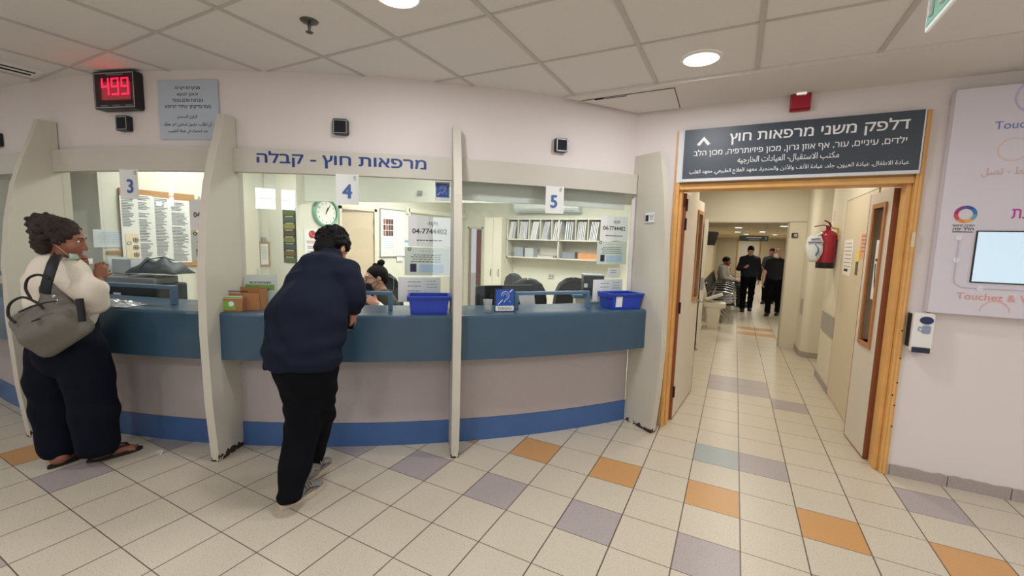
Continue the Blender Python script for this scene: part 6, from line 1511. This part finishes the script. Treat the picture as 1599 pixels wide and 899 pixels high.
b = MB(); pts = [at(x, y, h_) - base for x, y, h_ in ((138, 500, 2.42), (128, 470, 2.42), (112, 440, 2.46), (96, 405, 2.56), (86, 402, 2.58), (78, 425, 2.50), (74, 448, 2.44), (72, 468, 2.40))]
b.tube([at(x, y, h_) - base for x, y, h_ in ((96, 399, 2.60), (89, 399, 2.50), (83, 410, 2.42), (77, 428, 2.385), (72, 446, 2.375), (70, 458, 2.38))], 0.026, 10, flat=0.3); b.build('shoulder_strap', M_strap, bag)
b = MB(); b.tube([at(x, y, 2.39) - base for x, y in ((124, 466), (127, 486), (129, 502))], 0.018, 8, flat=0.3); b.build('side_strap', M_strap, bag)
for pts in (((24, 504), (13, 492), (16, 474), (36, 464), (60, 474), (68, 482)), ((48, 466), (40, 450), (44, 435), (58, 429), (72, 432), (76, 436))):
    b = MB(); b.tube(smooth_path([at(x, y, 2.37) - base for x, y in pts]), 0.007, 8); b.build('handle', M_strap, bag)
b = MB(); b.tube([at(x, y, 2.335) - base for x, y in ((30, 487), (50, 478), (72, 472), (88, 470))], 0.005, 6); b.build('zip', M_strap, bag)
b = MB(); b.tube([at(x, y, 2.345) - base for x, y in ((52, 501), (61, 498))], 0.011, 8, flat=0.4); b.build('tag', M_strap, bag)
b = MB(); b.ell(at(84, 463, 2.35) - base, (0.008, 0.008, 0.012)); b.ell(at(89, 470, 2.35) - base, (0.006, 0.006, 0.01)); b.build('buckle', M_chrome, bag)

# ---- the receptionist
rec = root('person', at(597, 480, 3.72) * np.array((1, 1, 0)), 'person with hair bun, glasses and black mask sitting behind window 4', 'person')
rc = at(586, 434, 3.85); rf = unit(np.array((-0.44, -0.88, -0.12))); 
B = Field(0.0055); rneck = at(595, 455, 3.90); rch = at(601, 482, 3.95); rpel = at(602, 530, 4.02)
B.chain([rpel, rch, rneck], [0.12, 0.10, 0.05], 0.04); B.limb(rneck, rc - Z * 0.03 - rf * 0.015, 0.048, 0.048, 0.03); rp, rM = add_head(B, rc, rf, Z, 0.98)
rr = unit(np.cross(rf, Z)); sA, sB = rch + rr * 0.14 + Z * 0.05, rch - rr * 0.14 + Z * 0.05
eA, wA = at(603, 494, 3.74), at(588, 474, 3.62); eB, wB = at(572, 500, 3.85), at(560, 488, 3.68)
for a, b_, c in ((sA, eA, wA), (sB, eB, wB)): B.chain([rch, a, b_, c], [0.08, 0.045, 0.04, 0.027], 0.03)
for e in (-1, 1): B.chain([rpel, rpel + rr * 0.09 * e + rf * 0.05, rpel + rr * 0.1 * e + rf * 0.42 - Z * 0.02, rpel + rr * 0.1 * e + rf * 0.40 - np.array((0, 0, rpel[2] - 0.08))], [0.11, 0.08, 0.055, 0.04], 0.03)
add_hand(B, wA, unit(rf * 0.75 + Z * 0.55), unit(-Z * 0.6 + rf * 0.3 - rr), unit(rr * 0.2 + Z), 0.45, 0.95); add_hand(B, wB, unit(rf), -Z, rr, 0.4, 0.95)
B.build('body', SK_R, rec, smooth=1); eyes(rec, rp, rM, 0.98); base = np.array(rec.location)
H = Field(0.006); hq = lambda x, y, z: rc + rM.T @ np.array((x, y, z)) * 0.98
H.ell(hq(0, -0.022, 0.032), np.array((0.079, 0.099, 0.087)), rM, 0.01); H.ell(hq(0, -0.085, -0.02), np.array((0.05, 0.035, 0.05)), rM, 0.02); H.ell(hq(0, -0.072, 0.135), np.array((0.034, 0.034, 0.03)), rM, 0.012); H.ell(hq(0, -0.012, 0.125), np.array((0.02, 0.02, 0.014)), rM, 0.01)
H.ell(hq(0, 0.108, -0.038), np.array((0.12, 0.10, 0.10)), rM, 0.01, sub=True); H.build('hair', M_hairB, rec, (0.0012, 260))
b = MB(); vs, fs = [], []
for i in range(13):
    x = -0.066 + 0.011 * i
    for z, y in ((-0.028, 0.112), (-0.05, 0.125), (-0.085, 0.115), (-0.118, 0.092)): vs.append(tuple(rp(x, y - 13.5 * x * x, z) - base))
for i in range(12):
    for j in range(3): a = i * 4 + j; fs.append((a, a + 1, a + 5, a + 4))
b.raw(vs, fs, True); o = b.build('face_mask', mat('black mask cloth', '#131417', 0.9), rec); m = o.modifiers.new('solid', 'SOLIDIFY'); m.thickness = 0.003
b = MB()
for e in (-1, 1):
    for z in (-0.035, -0.1): b.tube([rp(e * 0.064, 0.058, z) - base, rp(e * 0.082, 0.02, -0.02 if z > -0.05 else -0.05) - base, rp(e * 0.089, -0.022, -0.01) - base], 0.002, 5)
b.build('mask_loop', M_black, rec)
b = MB()
for e in (-1, 1):
    b.tube([rp(e * 0.033 + 0.022 * cos(radians(a)), 0.104 - 0.15 * abs(e * 0.033 + 0.022 * cos(radians(a))), 0.006 + 0.017 * sin(radians(a))) - base for a in range(0, 361, 30)], 0.0018, 5); b.tube([rp(e * 0.055, 0.098, 0.012) - base, rp(e * 0.078, 0.05, 0.014) - base, rp(e * 0.086, -0.01, 0.008) - base], 0.0018, 5)
b.tube([rp(-0.011, 0.11, 0.01) - base, rp(0.011, 0.11, 0.01) - base], 0.0018, 5); b.build('glasses', M_black, rec)
S = Field(0.0075); S.limb(rpel, rch, 0.17, 0.165, 0.05, (rf, 0.75)); S.limb(rch, rneck - Z * 0.025, 0.13, 0.062, 0.04, (rf, 0.8)); S.chain([sA, rneck - Z * 0.06, sB], [0.075, 0.08, 0.075], 0.05); S.chain([sA, eA, wA + (eA - wA) * 0.55], [0.072, 0.06, 0.05], 0.03); S.chain([sB, eB, wB + (eB - wB) * 0.2], [0.072, 0.06, 0.045], 0.03)
S.build('shirt', mat('olive shirt', '#2d3022', 0.85, var=0.2, scale=20), rec, (0.004, 34), 4)
Q = Field(0.006); Q.limb(wA + (eA - wA) * 0.12, wA + (eA - wA) * 0.5, 0.036, 0.046, 0.01); Q.build('white_cuff', mat('white cuff', '#e9e7e4', 0.7), rec)
T = Field(0.009)
for e in (-1, 1): T.chain([rpel, rpel + rr * 0.09 * e + rf * 0.05, rpel + rr * 0.1 * e + rf * 0.42 - Z * 0.02, rpel + rr * 0.1 * e + rf * 0.40 - np.array((0, 0, rpel[2] - 0.14))], [0.14, 0.10, 0.075, 0.065], 0.03)
T.build('trousers', M_blackcloth, rec, (0.004, 30), 6)
for e in (-1, 1):
    q = rpel + rr * 0.1 * e + rf * 0.40; shoe(rec, q - rf * 0.06 * np.array((1, 1, 0)), q + unit(rf * np.array((1, 1, 0))) * 0.19, M_black, M_black)
# ---- people in the hall
def walker(feet, f, Ht, label, top_m, leg_m, sk, hair_m, sleeve, stride=0.16, look=None, phone=False, mask=None, bald=False, lean=0.0, armR=None):
    f = unit((f[0], f[1], 0)); r = np.array((f[1], -f[0], 0)); k = Ht / 1.75; o3 = np.array((feet[0], feet[1], 0.0))
    R_ = root('person', o3, label, 'person')
    P = lambda x, y, z: o3 + (r * x + f * y + Z * z) * k
    pe, ch, ne, hc = P(0, 0, 0.95), P(0, 0.02 + lean, 1.33), P(0, 0.03 + lean, 1.50), P(0, 0.06 + lean, 1.635)
    B = Field(0.009); lk = unit(f * 0.9 + Z * (-0.45 if phone else -0.05)) if look is None else unit(look)
    B.chain([pe, ch, ne], [0.08, 0.08, 0.055], 0.03); B.limb(ne, hc - Z * 0.03, 0.055, 0.054, 0.03); p, M = add_head(B, hc, lk, Z, k)
    arms = []
    for e in (-1, 1):
        s0 = P(e * 0.175, 0.01, 1.40)
        if phone and e == 1: el, wr1, hd, nr = P(0.25, 0.02, 1.14), P(0.13, 0.22, 1.17), unit(f * 0.6 + Z * 0.35 - r * 0.5), Z
        else: el, wr1 = P(e * 0.245, -0.02 + e * 0.05, 1.13), P(e * 0.255, 0.05 + e * 0.10, 0.87); hd, nr = unit(-Z + f * 0.15), -r * e
        arms.append((s0, el, wr1)); B.chain([ch, s0, el, wr1], [0.07, 0.05, 0.040, 0.029], 0.02); add_hand(B, wr1, hd, nr, f if not (phone and e == 1) else -r, 0.5, k * 0.98)
    legs = []
    for e in (-1, 1):
        y = e * stride; legs.append((P(e * 0.09, 0, 0.90), P(e * 0.095, y * 0.7 + 0.03, 0.50), P(e * 0.09, y, 0.09))); B.chain([pe, *legs[-1]], [0.08, 0.075, 0.05, 0.04], 0.03)
    B.build('body', sk, R_, smooth=1)
    if not bald:
        H = Field(0.008); q = lambda x, y, z: hc + M.T @ np.array((x, y, z)) * k
        H.ell(q(0, -0.02, 0.04), np.array((0.081, 0.1, 0.088)) * k, M, 0.01); H.ell(q(0, 0.10, -0.055), np.array((0.073, 0.09, 0.105)) * k, M, 0.01, sub=True); H.ell(q(0, -0.05, -0.1), np.array((0.12, 0.12, 0.06)) * k, M, 0.01, sub=True); H.build('hair', hair_m, R_, (0.002, 150))
    eyes(R_, p, M, k)
    S = Field(0.010); S.limb(P(0, 0, 0.92), ch, 0.19 * k, 0.205 * k, 0.05, (f, 0.66)); S.limb(ch, ne - Z * 0.02, 0.16 * k, 0.068 * k, 0.04, (f, 0.75))
    for s0, el, wr1 in arms:
        S.chain([P(0, 0.02, 1.42), s0, el] if sleeve == 'long' else [P(0, 0.02, 1.42), s0, s0 + (el - s0) * 0.7], [0.085 * k, 0.07 * k, 0.058 * k], 0.04)
        if sleeve == 'long': S.limb(el, wr1, 0.06 * k, 0.045 * k, 0.03)
    S.build('shirt', top_m, R_, (0.004, 32), feet[1])
    T = Field(0.010); T.limb(P(0, 0, 0.97), P(0, 0, 0.88), 0.165 * k, 0.17 * k, 0.04, (f, 0.75))
    for a, b_, c in legs: T.chain([a, b_, c], [0.105 * k, 0.078 * k, 0.066 * k], 0.04)
    T.build('trousers', leg_m, R_, (0.004, 30), feet[0])
    for a, b_, c in legs: shoe(R_, np.array((c[0], c[1], 0)) - f * 0.06, np.array((c[0], c[1], 0)) + f * 0.21, M_black, M_black)
    base = np.array(R_.location)
    if mask:
        b = MB(); vs, fs = [], []
        for i in range(11):
            x = -0.065 + 0.013 * i
            for z, y in ((-0.02, 0.118), (-0.05, 0.124), (-0.09, 0.115), (-0.118, 0.09)): vs.append(tuple(p(x, y - 13 * x * x, z) - base))
        for i in range(10):
            for j in range(3): a = i * 4 + j; fs.append((a, a + 1, a + 5, a + 4))
        b.raw(vs, fs, True); b.build('face_mask', mask, R_)
    if phone:
        t = root('mobile_phone', arms[1][2] + unit(f * 0.6 + Z * 0.35 - r * 0.5) * 0.07 * k + Z * 0.03, 'phone held by the walking person who looks down', 'phone', rz=atan2(f[1], f[0])); b = MB(); b.rbox((0, 0, 0), (0.008, 0.07, 0.14), 0.006, axis=0, rot=Matrix.Rotation(radians(40), 3, 'Y')); b.build('case', M_black, t)
    return R_
walker((0.20, 9.1), (0.0, -1), 1.60, 'person in dark navy clothes walking up the hall looking at a phone', mat('dark navy shirt', '#1a2030', 0.85, var=0.1), M_blackcloth, SK_R, M_hairB, 'long', phone=True)
walker((0.74, 8.7), (-0.22, -1), 1.56, 'person in black polo and white face mask walking beside the far door edge', mat('black polo', '#14161d', 0.85, var=0.1), M_blackcloth, SK_R, M_hairB, 'short', mask=M_paper, bald=True, look=(-0.55, -0.8, 0.0))
walker((0.80, 11.2), (-0.3, -1), 1.56, 'person in dark shirt farther down the hall behind the masked walker', mat('dark grey shirt', '#2b2a30', 0.85), M_blackcloth, SK_W, M_hairB, 'short')
def sitter(x, y, label, top_m, leg_m, sk, hair_m):
    f = np.array((0.95, -0.3, 0)); f = unit(f); r = np.array((f[1], -f[0], 0)); o3 = np.array((x, y, 0.0)); R_ = root('person', o3, label, 'person'); P = lambda a, b_, c: o3 + r * a + f * b_ + Z * c
    pe, ch, ne, hc = P(0, 0, 0.53), P(0, 0.0, 0.90), P(0, 0.03, 1.06), P(0, 0.06, 1.18)
    B = Field(0.009); B.chain([pe, ch, ne], [0.11, 0.12, 0.055], 0.04); B.limb(ne, hc - Z * 0.03, 0.052, 0.052, 0.03); p, M = add_head(B, hc, f * 0.9 - Z * 0.15, Z, 0.98)
    for e in (-1, 1):
        s0, el, w = P(e * 0.18, 0, 1.0), P(e * 0.23, 0.08, 0.74), P(e * 0.10, 0.30, 0.68); B.chain([ch, s0, el, w], [0.09, 0.05, 0.042, 0.029], 0.03); add_hand(B, w, f, -Z, -r * e, 0.4, 0.95); B.chain([pe, P(e * 0.1, 0.05, 0.53), P(e * 0.12, 0.46, 0.52), P(e * 0.12, 0.48, 0.09)], [0.1, 0.085, 0.06, 0.04], 0.03)
    B.build('body', sk, R_, smooth=1); eyes(R_, p, M, 0.98)
    H = Field(0.009); q = lambda a, b_, c: hc + M.T @ np.array((a, b_, c)); H.ell(q(0, -0.02, 0.035), (0.085, 0.1, 0.09), M, 0.01); H.ell(q(0, 0.1, -0.05), (0.1, 0.085, 0.1), M, 0.01, sub=True); H.build('hair', hair_m, R_, (0.002, 150))
    S = Field(0.010); S.limb(pe, ch, 0.185, 0.19, 0.05, (f, 0.72)); S.limb(ch, ne - Z * 0.02, 0.15, 0.065, 0.04)
    for e in (-1, 1): S.chain([P(e * 0.1, 0, 1.0), P(e * 0.18, 0, 1.0), P(e * 0.23, 0.08, 0.74), P(e * 0.12, 0.27, 0.69)], [0.085, 0.078, 0.06, 0.046], 0.04)
    S.build('shirt', top_m, R_, (0.004, 30), y)
    T = Field(0.010)
    for e in (-1, 1): T.chain([P(e * 0.08, 0, 0.53), P(e * 0.1, 0.05, 0.53), P(e * 0.12, 0.46, 0.52), P(e * 0.12, 0.48, 0.12)], [0.13, 0.11, 0.08, 0.07], 0.04)
    T.build('trousers', leg_m, R_, (0.004, 30), x)
    for e in (-1, 1): c = P(e * 0.12, 0.48, 0); shoe(R_, c - f * 0.06, c + f * 0.21, M_black, M_black)
sitter(-0.38, 10.05, 'person in pale clothes sitting on the hall chairs nearest the camera', mat('pale shirt', '#b9b2a8', 0.85), mat('grey trousers', '#3b3d44', 0.9), SK_W, M_hairB)
sitter(-0.38, 10.67, 'person in dark clothes sitting on the hall chairs beyond the pale one', mat('dark blue jacket', '#2a3146', 0.85), M_blackcloth, SK_R, M_hairD)
